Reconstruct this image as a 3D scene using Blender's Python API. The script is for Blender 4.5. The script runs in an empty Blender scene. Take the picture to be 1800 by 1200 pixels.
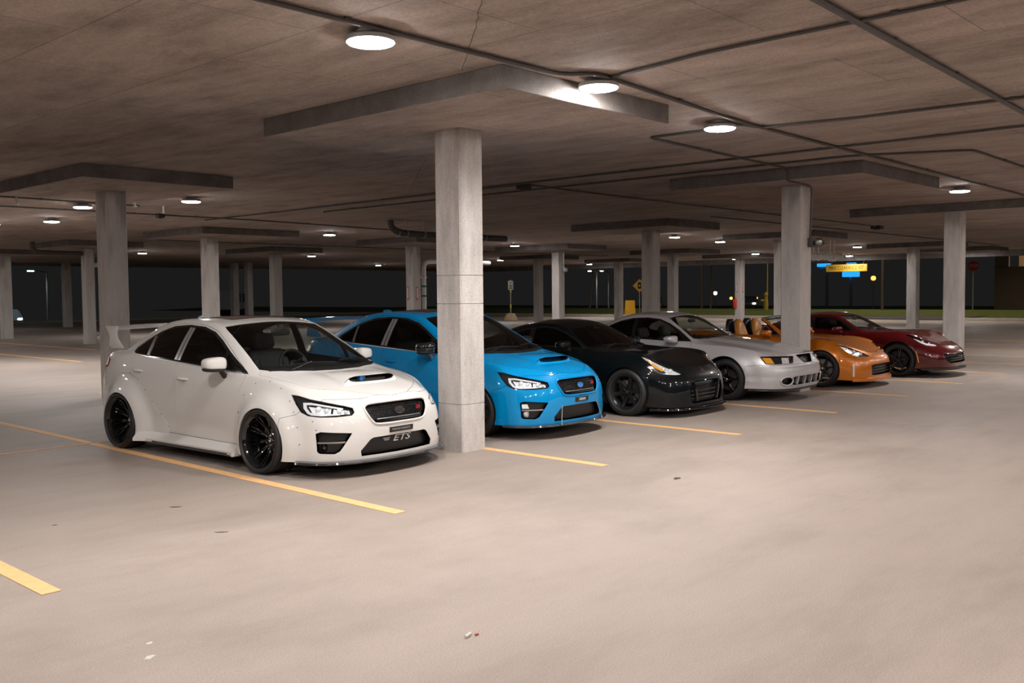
import bpy, bmesh, math, random
import numpy as np
from mathutils import Vector, Matrix
from mathutils.bvhtree import BVHTree
from mathutils.interpolate import poly_3d_calc

S = bpy.context.scene
COL = S.collection
PI = math.pi

# ------------------------------------------------------------------ camera, world, exposure
CAM_POS = (-2.343, -5.777, 1.738)
CAM_YAW, CAM_PITCH, CAM_ROLL = 0.8267, -0.0506, -0.0098
cam_data = bpy.data.cameras.new('camera')
cam = bpy.data.objects.new('camera', cam_data)
COL.objects.link(cam)
cam_data.sensor_width = 36.0
cam_data.lens = 36.0 * 1687.2 / 1800.0
cam_data.clip_end = 600
_f = Vector((math.sin(CAM_YAW) * math.cos(CAM_PITCH), math.cos(CAM_YAW) * math.cos(CAM_PITCH), math.sin(CAM_PITCH)))
_r = Vector((math.cos(CAM_YAW), -math.sin(CAM_YAW), 0)); _u = _r.cross(_f)
_r2 = _r * math.cos(CAM_ROLL) + _u * math.sin(CAM_ROLL); _u2 = _u * math.cos(CAM_ROLL) - _r * math.sin(CAM_ROLL)
cam.matrix_world = Matrix(((_r2.x, _u2.x, -_f.x, CAM_POS[0]), (_r2.y, _u2.y, -_f.y, CAM_POS[1]), (_r2.z, _u2.z, -_f.z, CAM_POS[2]), (0, 0, 0, 1)))
S.camera = cam
S.view_settings.view_transform = 'Standard'
S.view_settings.look = 'None'
S.view_settings.gamma = 1
S.view_settings.exposure = 0.0
S.view_settings.use_curve_mapping = False
S.cycles.max_bounces = 7
S.cycles.diffuse_bounces = 4
S.cycles.glossy_bounces = 4
S.cycles.transparent_max_bounces = 12
S.cycles.sample_clamp_indirect = 8.0
S.cycles.caustics_reflective = False
S.cycles.caustics_refractive = False
S.cycles.use_denoising = True
S.cycles.use_light_tree = True
world = bpy.data.worlds.new('night')
S.world = world
world.use_nodes = True
world.node_tree.nodes['Background'].inputs[0].default_value = (1.0, 1.0, 1.0, 1)
world.node_tree.nodes['Background'].inputs[1].default_value = 0.0103
LAMP_STRENGTH = 345.0
LAMP_COLOR = (1.0, 0.957, 0.925)

# ------------------------------------------------------------------ materials
MATS = {}
def _nt(name):
    m = bpy.data.materials.new(name); m.use_nodes = True
    nt = m.node_tree; b = nt.nodes['Principled BSDF']
    MATS[name] = m
    return m, nt, b
def pbr(name, col, rough=.5, metal=0, coat=0, noise=0, nscale=30, bump=0, spec=.5):
    if name in MATS: return MATS[name]
    m, nt, b = _nt(name)
    b.inputs['Base Color'].default_value = (*col, 1)
    b.inputs['Roughness'].default_value = rough
    b.inputs['Metallic'].default_value = metal
    b.inputs['Coat Weight'].default_value = coat
    b.inputs['Coat Roughness'].default_value = .03
    b.inputs['Specular IOR Level'].default_value = spec
    if noise or bump:
        tc = nt.nodes.new('ShaderNodeTexCoord'); n = nt.nodes.new('ShaderNodeTexNoise')
        n.inputs['Scale'].default_value = nscale; n.inputs['Detail'].default_value = 6
        nt.links.new(tc.outputs['Object'], n.inputs['Vector'])
        if noise:
            r = nt.nodes.new('ShaderNodeMapRange')
            r.inputs[3].default_value = 1 - noise; r.inputs[4].default_value = 1 + noise
            nt.links.new(n.outputs['Fac'], r.inputs[0])
            mx = nt.nodes.new('ShaderNodeVectorMath'); mx.operation = 'SCALE'
            mx.inputs[0].default_value = col
            nt.links.new(r.outputs[0], mx.inputs['Scale']); nt.links.new(mx.outputs[0], b.inputs['Base Color'])
        if bump:
            bp = nt.nodes.new('ShaderNodeBump'); bp.inputs['Strength'].default_value = bump
            bp.inputs['Distance'].default_value = .01
            nt.links.new(n.outputs['Fac'], bp.inputs['Height']); nt.links.new(bp.outputs[0], b.inputs['Normal'])
    return m
def emis(name, col, strength):
    if name in MATS: return MATS[name]
    m, nt, b = _nt(name)
    b.inputs['Base Color'].default_value = (*col, 1)
    b.inputs['Emission Color'].default_value = (*col, 1)
    b.inputs['Emission Strength'].default_value = strength
    return m
def glass(name, tint=(.25, .27, .27), refl=.06):
    # tinted safety glass: see-through with a fresnel mirror coat
    if name in MATS: return MATS[name]
    m, nt, b = _nt(name); nt.nodes.remove(b)
    out = nt.nodes['Material Output']
    t = nt.nodes.new('ShaderNodeBsdfTransparent'); t.inputs[0].default_value = (*tint, 1)
    g = nt.nodes.new('ShaderNodeBsdfGlossy'); g.inputs['Roughness'].default_value = .01
    lw = nt.nodes.new('ShaderNodeLayerWeight'); lw.inputs[0].default_value = .5
    pw = nt.nodes.new('ShaderNodeMath'); pw.operation = 'POWER'; pw.inputs[1].default_value = 4.0; nt.links.new(lw.outputs['Facing'], pw.inputs[0])
    fr = nt.nodes.new('ShaderNodeMath'); fr.operation = 'MULTIPLY_ADD'; fr.inputs[1].default_value = .9; fr.inputs[2].default_value = .045; nt.links.new(pw.outputs[0], fr.inputs[0])
    mx = nt.nodes.new('ShaderNodeMixShader')
    nt.links.new(fr.outputs[0], mx.inputs[0]); nt.links.new(t.outputs[0], mx.inputs[1]); nt.links.new(g.outputs[0], mx.inputs[2])
    nt.links.new(mx.outputs[0], out.inputs[0])
    return m

def paint(name, col, metal=0.0, flake=0, rough=.32):
    if name in MATS: return MATS[name]
    m, nt, b = _nt(name)
    b.inputs['Base Color'].default_value = (*col, 1)
    b.inputs['Metallic'].default_value = metal
    b.inputs['Roughness'].default_value = rough
    b.inputs['Specular IOR Level'].default_value = .5 if metal else .08
    b.inputs['Coat Weight'].default_value = 1.0
    b.inputs['Coat Roughness'].default_value = .012
    return m

# ------------------------------------------------------------------ object helpers
def tag(o, label=None, cat=None, group=None, kind=None):
    if label: o['label'] = label
    if cat: o['category'] = cat
    if group: o['group'] = group
    if kind: o['kind'] = kind
    return o
def empty(name, loc=(0, 0, 0), rz=0):
    o = bpy.data.objects.new(name, None); COL.objects.link(o)
    o.location = loc; o.rotation_euler = (0, 0, rz); o.empty_display_size = .2
    return o
def link(name, me, mat, parent=None):
    o = bpy.data.objects.new(name, me); COL.objects.link(o)
    if mat is not None:
        for mm in (mat if isinstance(mat, (list, tuple)) else [mat]): me.materials.append(mm)
    if parent is not None: o.parent = parent
    return o
def obj(name, bm, mat, parent=None, smooth=False, loc=None):
    me = bpy.data.meshes.new(name)
    bm.to_mesh(me); bm.free()
    if smooth:
        me.polygons.foreach_set('use_smooth', [True] * len(me.polygons))
        if smooth != 'all':
            me.set_sharp_from_angle(angle=math.radians(smooth if smooth is not True else 35))
    o = link(name, me, mat, parent)
    if loc: o.location = loc
    return o
def new(): return bmesh.new()
def box(bm, c, s, rot=None, bev=0, seg=2):
    """a box of size s centred at c, optionally bevelled"""
    t = bmesh.new()
    bmesh.ops.create_cube(t, size=1)
    bmesh.ops.scale(t, vec=s, verts=t.verts)
    if bev: bmesh.ops.bevel(t, geom=list(t.edges), offset=bev, segments=seg, affect='EDGES', profile=.5)
    if rot is not None: bmesh.ops.rotate(t, cent=(0, 0, 0), matrix=rot, verts=t.verts)
    bmesh.ops.translate(t, vec=c, verts=t.verts)
    merge(bm, t)
def merge(bm, t):
    me = bpy.data.meshes.new('tmp'); t.to_mesh(me); t.free(); bm.from_mesh(me); bpy.data.meshes.remove(me)
def lathe(bm, prof, n=48, axis='z', c=(0, 0, 0), closed=False):
    """revolve [(r, h)...] about an axis"""
    rings = []
    for (r, h) in prof:
        ring = []
        for i in range(n):
            a = 2 * PI * i / n
            p = (r * math.cos(a), r * math.sin(a), h)
            if axis == 'x': p = (h, r * math.cos(a), r * math.sin(a))
            if axis == 'y': p = (r * math.cos(a), h, r * math.sin(a))
            ring.append(bm.verts.new((p[0] + c[0], p[1] + c[1], p[2] + c[2])))
        rings.append(ring)
    pairs = list(zip(rings[:-1], rings[1:]))
    if closed: pairs.append((rings[-1], rings[0]))
    for a, b in pairs:
        for i in range(n):
            j = (i + 1) % n
            bm.faces.new((a[i], a[j], b[j], b[i]))
    return rings
def cyl(bm, a, b, r, n=16, r2=None, caps=True):
    a = Vector(a); b = Vector(b); d = (b - a)
    q = d.to_track_quat('Z', 'Y').to_matrix()
    ra, rb = [], []
    for i in range(n):
        t = 2 * PI * i / n
        v = q @ Vector((math.cos(t), math.sin(t), 0))
        ra.append(bm.verts.new(a + v * r)); rb.append(bm.verts.new(b + v * (r if r2 is None else r2)))
    for i in range(n):
        j = (i + 1) % n
        bm.faces.new((ra[i], ra[j], rb[j], rb[i]))
    if caps:
        bm.faces.new(ra[::-1]); bm.faces.new(rb)
def tube(bm, pts, r, n=10, closed=False):
    pts = [Vector(p) for p in pts]
    rings = []
    m = len(pts); up = None
    for i, p in enumerate(pts):
        a = pts[(i - 1) % m] if (i or closed) else p
        b = pts[(i + 1) % m] if (i < m - 1 or closed) else p
        t = (b - a).normalized()
        if up is None: up = t.orthogonal().normalized()
        up = (up - t * up.dot(t))
        up = up.normalized() if up.length > 1e-6 else t.orthogonal().normalized()
        s = t.cross(up)
        rr = r[i] if isinstance(r, (list, tuple)) else r
        rings.append([bm.verts.new(p + (up * math.cos(2 * PI * k / n) + s * math.sin(2 * PI * k / n)) * rr) for k in range(n)])
    seq = list(zip(rings[:-1], rings[1:]))
    if closed: seq.append((rings[-1], rings[0]))
    for a, b in seq:
        for k in range(n):
            j = (k + 1) % n
            bm.faces.new((a[k], a[j], b[j], b[k]))
    if not closed:
        bm.faces.new(rings[0][::-1]); bm.faces.new(rings[-1])
def prism(bm, poly, h0, h1, axis='z'):
    """extrude a 2-D polygon between h0 and h1 along an axis"""
    def P(p, h): return {'z': (p[0], p[1], h), 'x': (h, p[0], p[1]), 'y': (p[0], h, p[1])}[axis]
    a = [bm.verts.new(P(p, h0)) for p in poly]; b = [bm.verts.new(P(p, h1)) for p in poly]
    n = len(poly)
    for i in range(n):
        j = (i + 1) % n
        bm.faces.new((a[i], a[j], b[j], b[i]))
    bm.faces.new(a[::-1]); bm.faces.new(b)
def grid_mesh(bm, P, wrap=False):
    """P[i][j] -> quads"""
    V = [[bm.verts.new(p) for p in row] for row in P]
    for i in range(len(V) - 1):
        for j in range(len(V[0]) - 1):
            bm.faces.new((V[i][j], V[i + 1][j], V[i + 1][j + 1], V[i][j + 1]))
    return V
def fixn(bm): bmesh.ops.recalc_face_normals(bm, faces=bm.faces)

def cr(pts, n, closed=False):
    """centripetal-ish Catmull-Rom resampling of a point list, n points per span"""
    P = [np.array(p, float) for p in pts]; m = len(P); out = []
    for i in range(m if closed else m - 1):
        p0 = P[(i - 1) % m] if (closed or i) else 2 * P[0] - P[1]
        p1 = P[i]; p2 = P[(i + 1) % m]
        p3 = P[(i + 2) % m] if (closed or i < m - 2) else 2 * P[-1] - P[-2]
        d1 = max(np.linalg.norm(p1 - p0), 1e-6) ** .5; d2 = max(np.linalg.norm(p2 - p1), 1e-6) ** .5; d3 = max(np.linalg.norm(p3 - p2), 1e-6) ** .5
        m1 = (p2 - p1) - (p2 - p0) * (d2 / (d1 + d2)) + (p1 - p0) * (d2 / d1)
        m2 = (p2 - p1) - (p3 - p1) * (d2 / (d2 + d3)) + (p3 - p2) * (d2 / d3)
        for k in range(n):
            t = k / n
            h = (2 * t**3 - 3 * t**2 + 1) * p1 + (t**3 - 2 * t**2 + t) * m1 + (-2 * t**3 + 3 * t**2) * p2 + (t**3 - t**2) * m2
            out.append(h)
    if not closed: out.append(P[-1])
    return out
def interp(keys, y):
    """monotone cubic through [(y, v)...]"""
    K = sorted(keys); xs = [k[0] for k in K]; vs = [k[1] for k in K]
    if y <= xs[0]: return vs[0]
    if y >= xs[-1]: return vs[-1]
    n = len(xs); d = [(vs[i + 1] - vs[i]) / (xs[i + 1] - xs[i]) for i in range(n - 1)]
    def tan(i):
        if i == 0: return d[0]
        if i == n - 1: return d[-1]
        if d[i - 1] * d[i] <= 0: return 0
        w1 = 2 * (xs[i + 1] - xs[i]) + (xs[i] - xs[i - 1]); w2 = (xs[i + 1] - xs[i]) + 2 * (xs[i] - xs[i - 1])
        return (w1 + w2) / (w1 / d[i - 1] + w2 / d[i])
    i = max(j for j in range(n - 1) if xs[j] <= y)
    h = xs[i + 1] - xs[i]; t = (y - xs[i]) / h; m0 = tan(i) * h; m1 = tan(i + 1) * h
    return (2 * t**3 - 3 * t**2 + 1) * vs[i] + (t**3 - 2 * t**2 + t) * m0 + (-2 * t**3 + 3 * t**2) * vs[i + 1] + (t**3 - t**2) * m1
def sstep(a, b, x):
    t = min(1, max(0, (x - a) / (b - a))); return t * t * (3 - 2 * t)

# ------------------------------------------------------------------ garage
W = 2.694            # stall width
CEIL = 3.718
XMAX, YMAX = 52.5, 62.0

def concrete(name, base, dark, light, plank=False, joints=False, rough=.85, sc=1.0, streak=(1, 1, 1), mottle=.5, spec=.3, jd=.55, fs=45):
    m, nt, b = _nt(name); N = nt.nodes; Lk = nt.links
    tc = N.new('ShaderNodeTexCoord'); geo = N.new('ShaderNodeNewGeometry')
    mp = N.new('ShaderNodeMapping'); mp.inputs['Scale'].default_value = streak
    Lk.new(geo.outputs['Position'], mp.inputs[0])
    def noise(scale, detail=6, rough_=.6, src=None, dist=0):
        n = N.new('ShaderNodeTexNoise'); n.inputs['Scale'].default_value = scale
        n.inputs['Detail'].default_value = detail; n.inputs['Roughness'].default_value = rough_
        n.inputs['Distortion'].default_value = dist
        Lk.new((src or mp).outputs[0], n.inputs['Vector']); return n
    big = noise(.45 * sc, 5, .62, dist=.6); mid = noise(2.2 * sc, 8, .68); fine = noise(fs * sc, 4, .7, src=geo)
    cr1 = N.new('ShaderNodeValToRGB'); e = cr1.color_ramp.elements
    e[0].position = .30; e[0].color = (*dark, 1); e[1].position = .72; e[1].color = (*light, 1)
    k = e.new(.5); k.color = (*base, 1)
    add = N.new('ShaderNodeMath'); add.operation = 'ADD'
    m1 = N.new('ShaderNodeMath'); m1.operation = 'MULTIPLY'; m1.inputs[1].default_value = 1 - mottle
    m2 = N.new('ShaderNodeMath'); m2.operation = 'MULTIPLY'; m2.inputs[1].default_value = mottle
    Lk.new(big.outputs['Fac'], m1.inputs[0]); Lk.new(mid.outputs['Fac'], m2.inputs[0])
    Lk.new(m1.outputs[0], add.inputs[0]); Lk.new(m2.outputs[0], add.inputs[1]); Lk.new(add.outputs[0], cr1.inputs[0])
    fr = N.new('ShaderNodeMapRange'); fr.inputs[1].default_value = .3; fr.inputs[2].default_value = .7
    fr.inputs[3].default_value = .80; fr.inputs[4].default_value = 1.18
    Lk.new(fine.outputs['Fac'], fr.inputs[0])
    mul = N.new('ShaderNodeVectorMath'); mul.operation = 'SCALE'
    Lk.new(cr1.outputs[0], mul.inputs[0]); Lk.new(fr.outputs[0], mul.inputs['Scale'])
    last = mul
    if joints:
        # formwork sheets 2.44 x 1.22 with faint open joints, every sheet a slightly different tone
        br = N.new('ShaderNodeTexBrick'); br.offset = .5; br.squash = 1
        br.inputs['Scale'].default_value = 1.0; br.inputs['Brick Width'].default_value = 2.44; br.inputs['Row Height'].default_value = 1.22
        br.inputs['Mortar Size'].default_value = .006; br.inputs['Mortar Smooth'].default_value = .3
        br.inputs['Color1'].default_value = (1.06, 1.05, 1.04, 1); br.inputs['Color2'].default_value = (.93, .93, .94, 1)
        br.inputs['Mortar'].default_value = (jd, jd, jd, 1); br.inputs['Bias'].default_value = 0
        mp2 = N.new('ShaderNodeMapping'); mp2.inputs['Rotation'].default_value = (0, 0, math.radians(90)); mp2.inputs['Location'].default_value = (1.49, -.8, 0)
        Lk.new(geo.outputs['Position'], mp2.inputs[0]); Lk.new(mp2.outputs[0], br.inputs['Vector'])
        mm = N.new('ShaderNodeVectorMath'); mm.operation = 'MULTIPLY'
        Lk.new(last.outputs[0], mm.inputs[0]); Lk.new(br.outputs['Color'], mm.inputs[1]); last = mm
    Lk.new(last.outputs[0], b.inputs['Base Color'])
    b.inputs['Roughness'].default_value = rough; b.inputs['Specular IOR Level'].default_value = spec
    bp = N.new('ShaderNodeBump'); bp.inputs['Strength'].default_value = .18; bp.inputs['Distance'].default_value = .004
    Lk.new(fine.outputs['Fac'], bp.inputs['Height']); Lk.new(bp.outputs[0], b.inputs['Normal'])
    return m

def darker_top(m):
    # ragged brown darkening towards the column heads, and small air holes in the cast faces
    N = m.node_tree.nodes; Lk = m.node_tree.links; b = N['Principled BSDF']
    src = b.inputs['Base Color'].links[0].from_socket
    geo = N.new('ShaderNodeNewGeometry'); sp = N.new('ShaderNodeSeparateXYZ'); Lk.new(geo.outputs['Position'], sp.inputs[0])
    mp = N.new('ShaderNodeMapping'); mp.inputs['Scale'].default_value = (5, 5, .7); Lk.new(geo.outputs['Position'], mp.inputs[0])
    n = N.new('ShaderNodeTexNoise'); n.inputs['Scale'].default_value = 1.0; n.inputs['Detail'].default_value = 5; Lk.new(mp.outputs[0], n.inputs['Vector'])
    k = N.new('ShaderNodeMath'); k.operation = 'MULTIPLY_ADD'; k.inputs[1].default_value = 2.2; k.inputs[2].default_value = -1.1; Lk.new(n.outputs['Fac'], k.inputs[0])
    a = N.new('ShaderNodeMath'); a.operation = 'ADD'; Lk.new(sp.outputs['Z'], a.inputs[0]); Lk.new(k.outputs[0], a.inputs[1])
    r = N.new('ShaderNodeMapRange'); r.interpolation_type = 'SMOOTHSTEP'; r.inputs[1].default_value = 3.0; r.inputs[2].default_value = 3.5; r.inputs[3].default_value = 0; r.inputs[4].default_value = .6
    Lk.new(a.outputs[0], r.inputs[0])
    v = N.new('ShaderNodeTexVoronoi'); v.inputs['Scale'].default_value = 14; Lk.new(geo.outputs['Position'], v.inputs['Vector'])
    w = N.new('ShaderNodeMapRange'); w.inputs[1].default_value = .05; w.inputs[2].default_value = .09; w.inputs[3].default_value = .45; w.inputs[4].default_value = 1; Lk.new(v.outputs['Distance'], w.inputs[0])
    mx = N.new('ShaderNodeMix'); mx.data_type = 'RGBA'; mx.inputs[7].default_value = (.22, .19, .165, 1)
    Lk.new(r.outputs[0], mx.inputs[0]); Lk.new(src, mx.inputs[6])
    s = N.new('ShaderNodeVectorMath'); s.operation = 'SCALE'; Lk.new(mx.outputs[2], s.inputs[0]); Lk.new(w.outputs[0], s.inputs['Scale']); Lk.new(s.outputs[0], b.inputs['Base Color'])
M_floor = concrete('pavement', (.45, .375, .325), (.345, .285, .245), (.51, .43, .375), rough=.62, sc=.8, streak=(.35, 1.0, 1), mottle=.55, spec=.35, fs=130)
def stall_tone(m):
    # the floor turns darker from the aisle into the stalls, with a noisy edge
    N = m.node_tree.nodes; Lk = m.node_tree.links; b = N['Principled BSDF']
    src = b.inputs['Base Color'].links[0].from_socket
    geo = N.new('ShaderNodeNewGeometry'); sp = N.new('ShaderNodeSeparateXYZ'); Lk.new(geo.outputs['Position'], sp.inputs[0])
    n = N.new('ShaderNodeTexNoise'); n.inputs['Scale'].default_value = .35; n.inputs['Detail'].default_value = 7; n.inputs['Roughness'].default_value = .65; Lk.new(geo.outputs['Position'], n.inputs['Vector'])
    k = N.new('ShaderNodeMath'); k.operation = 'MULTIPLY_ADD'; k.inputs[1].default_value = 9.0; k.inputs[2].default_value = -4.5; Lk.new(n.outputs['Fac'], k.inputs[0])
    a = N.new('ShaderNodeMath'); a.operation = 'ADD'; Lk.new(sp.outputs['Y'], a.inputs[0]); Lk.new(k.outputs[0], a.inputs[1])
    r = N.new('ShaderNodeMapRange'); r.interpolation_type = 'SMOOTHSTEP'; r.inputs[1].default_value = -2.6; r.inputs[2].default_value = 1.2; r.inputs[3].default_value = .96; r.inputs[4].default_value = .74
    Lk.new(a.outputs[0], r.inputs[0])
    s = N.new('ShaderNodeVectorMath'); s.operation = 'SCALE'; Lk.new(src, s.inputs[0]); Lk.new(r.outputs[0], s.inputs['Scale']); Lk.new(s.outputs[0], b.inputs['Base Color'])
stall_tone(M_floor)
M_ceil = concrete('ceiling_concrete', (.345, .282, .247), (.17, .137, .12), (.47, .39, .345), joints=True, sc=.9, streak=(1.6, .55, 1), mottle=.62)
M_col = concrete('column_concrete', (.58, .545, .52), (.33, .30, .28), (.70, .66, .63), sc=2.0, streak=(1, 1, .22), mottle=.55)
darker_top(M_col)
M_shaded = concrete('shaded_concrete', (.135, .118, .110), (.075, .065, .06), (.20, .175, .163), sc=1.6, mottle=.6)  # shade of the drop panel sides is put into this darker colour
M_curb = concrete('curb_concrete', (.42, .36, .29), (.33, .28, .22), (.5, .44, .36), sc=2)
M_orange = pbr('orange_line_paint', (.84, .49, .22), .7, noise=.16, nscale=14)
M_pale = pbr('worn_line_paint', (.55, .36, .24), .75, noise=.3, nscale=6)
M_grass = pbr('grass', (.085, .115, .022), .95, noise=.55, nscale=2.5, bump=.8)
M_road = pbr('outer_asphalt', (.10, .095, .09), .9, noise=.25, nscale=3)
M_steel = pbr('galvanised_steel', (.42, .41, .40), .45, .6)
M_conduit = pbr('grey_conduit', (.075, .066, .062), .6, .1)
M_dark = pbr('matte_black', (.012, .012, .013), .6)

def structure(name, bm, mat, **k):
    o = obj(name, bm, mat, **k); o['kind'] = 'structure'; return o

# floor slab, kept under the whole place
bm = new()
def quad(bm, pts): bm.faces.new([bm.verts.new(p) for p in pts])
quad(bm, [(-30, -40, 0), (XMAX, -40, 0), (XMAX, YMAX, 0), (-30, YMAX, 0)])
structure('floor', bm, M_floor)

# ceiling slab with thickness and a perimeter edge beam
bm = new()
box(bm, ((-30 + 51.8) / 2, (-40 + 51.5) / 2, CEIL + .15), (81.8, 91.5, .3))
structure('ceiling', bm, M_ceil)
bm = new(); box(bm, (51.95, 5.75, 3.66), (.3, 91.5, .52)); structure('trim_1', bm, M_shaded)
bm = new(); box(bm, (11, 51.65, 3.76), (81.8, .3, .42)); structure('trim_2', bm, M_shaded)

# curbs along the two open edges, with the driveway gap
def curb(name, x0, x1, y0, y1):
    bm = new(); box(bm, ((x0 + x1) / 2, (y0 + y1) / 2, .07), (x1 - x0, y1 - y0, .16), bev=.02)
    return bm
structure('trim_3', curb('', -30, XMAX + .3, YMAX, YMAX + .3), M_curb)
structure('trim_4', curb('', XMAX, XMAX + .3, 19.5, YMAX - .02), M_curb)
structure('trim_5', curb('', XMAX, XMAX + .3, -40, 12.2), M_curb)

# ground outside: a grass verge rising gently, road through the gap
def gz(x, y):
    d = x - XMAX; e = y - YMAX
    if d < 0: return .08 - .7 * sstep(.5, 14, e)
    return .06 + .26 * sstep(0, 11, d) - .55 * sstep(12.5, 24, d)
def ground():
    bm = new(); n = 40
    P = []
    for i in range(n + 1):
        row = []
        x = XMAX + .3 + (i / n) ** 1.5 * 58
        for j in range(61):
            y = -45 + j / 60 * 150
            d = x - XMAX
            z = gz(x, y)
            if 12.2 < y < 19.5 and d < 11: z = min(z, .02 + .28 * sstep(5, 11, d))
            row.append((x, y, z))
        P.append(row)
    grid_mesh(bm, P); fixn(bm)
    return bm
structure('ground_verge', ground(), M_grass, smooth='all')
bm = new(); grid_mesh(bm, [[(x, YMAX + .3 + e, gz(-1, YMAX + .3 + e)) for x in (-60, -20, 20, XMAX + .3)] for e in (0, 2, 4, 6, 8, 10, 12, 14, 22, 30)]); fixn(bm)
structure('ground_yard', bm, M_road)
bm = new(); box(bm, (57.5, 15.8, .03), (10, 7.2, .14)); structure('ground_driveway', bm, M_road)

# painted lines --------------------------------------------------------------
def line_quad(bm, a, b, w, z=.004):
    a = Vector((*a, 0)); b = Vector((*b, 0)); d = (b - a).normalized(); s = Vector((-d.y, d.x, 0)) * w / 2
    box_pts = [a - s, b - s, b + s, a + s]
    lo = [bm.verts.new((p.x, p.y, .0005)) for p in box_pts]; hi = [bm.verts.new((p.x, p.y, z)) for p in box_pts]
    for i in range(4):
        j = (i + 1) % 4; bm.faces.new((lo[i], lo[j], hi[j], hi[i]))
    bm.faces.new(hi)
LINE_WHERE = ['at the lower left corner, nearest of all', 'along the near side of the white sedan', 'leading forward from the nearest column foot',
              'between the blue sedan and the black coupe', 'between the black coupe and the silver coupe', 'between the silver coupe and the orange roadster',
              'between the orange roadster and the red sports car', 'just past the red sports car']
for k, wh in enumerate(LINE_WHERE):
    bm = new()
    line_quad(bm, (k * W - .09, 0), (k * W - .09, 5.55), .115)
    tag(obj('stall_line', bm, M_orange), 'orange stall line ' + wh, 'stall line')
    if k in (1, 2, 3):
        bm = new(); line_quad(bm, (k * W - .09, 5.62), (k * W - .09, 11.4), .1)
        tag(obj('stall_line', bm, M_orange), 'orange back row stall line continuing the ' + ['', 'first one left of the white sedan', 'one at the nearest column', 'one right of the blue sedan'][k], 'stall line')
for k in range(8, 13):
    bm = new(); line_quad(bm, (k * W - .09, 0), (k * W - .09, 5.55), .11)
    tag(obj('stall_line', bm, M_orange), 'orange stall line of the empty bays past the red car, %s one outward' % ['first', 'second', 'third', 'fourth', 'fifth'][k - 8], 'stall line')
def stall(a, b, label, mat=M_orange, w=.1):
    bm = new(); line_quad(bm, a, b, w); tag(obj('stall_line', bm, mat), label, 'stall line')
stall((-12, 5.58), (2.85, 5.58), 'faint pinkish cross line meeting the orange line left of the white sedan', M_pale, .09)
stall((11.55, 25.6), (11.55, 37.5), 'long orange line on the floor left of the white sedan, the farther of two', w=.14)
stall((8.75, 20.2), (8.75, 26.1), 'orange line at the left edge, the nearer of two behind the left column', w=.14)
stall((8.75, 45), (8.75, 52), 'short far orange line at the foot of the leftmost column', w=.14)
stall((18.8, 45), (18.8, 52), 'short far orange line between the two far left columns', w=.14)
stall((43.0, 8.4), (48.9, 8.7), 'faint orange line on the floor near the right curb', M_pale, .14)
stall((46.1, 12.4), (50.4, 12.0), 'faint orange line on the floor by the driveway gap', M_pale, .14)

# columns and their drop panels ---------------------------------------------------
def column_mesh(h, sx=.36, sy=.40):
    bm = new()
    c = .018
    poly = [(c, 0), (sx - c, 0), (sx, c), (sx, sy - c), (sx - c, sy), (c, sy), (0, sy - c), (0, c)]
    zs = [0, .52, .52, .528, .528, 1.62, 1.62, 1.628, 1.628, 1.93, 1.93, 1.938, 1.938, h]
    rings = []
    for i, z in enumerate(zs):
        ins = .007 if (i in (2, 3, 6, 7, 10, 11)) else 0
        rings.append([bm.verts.new((min(max(p[0], ins), sx - ins), min(max(p[1], ins), sy - ins), z)) for p in poly])
    for a, b in zip(rings[:-1], rings[1:]):
        for i in range(8):
            j = (i + 1) % 8
            bm.faces.new((a[i], a[j], b[j], b[i]))
    bm.faces.new(rings[-1]); bm.faces.new(rings[0][::-1])
    return bm
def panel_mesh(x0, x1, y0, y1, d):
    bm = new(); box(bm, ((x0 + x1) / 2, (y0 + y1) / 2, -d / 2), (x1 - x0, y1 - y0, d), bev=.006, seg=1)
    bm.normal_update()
    for f in bm.faces: f.material_index = 1 if f.normal.z < -.9 else 0  # sides take the shade-darkened concrete, undersides the ceiling's
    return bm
PD = .2
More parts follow.
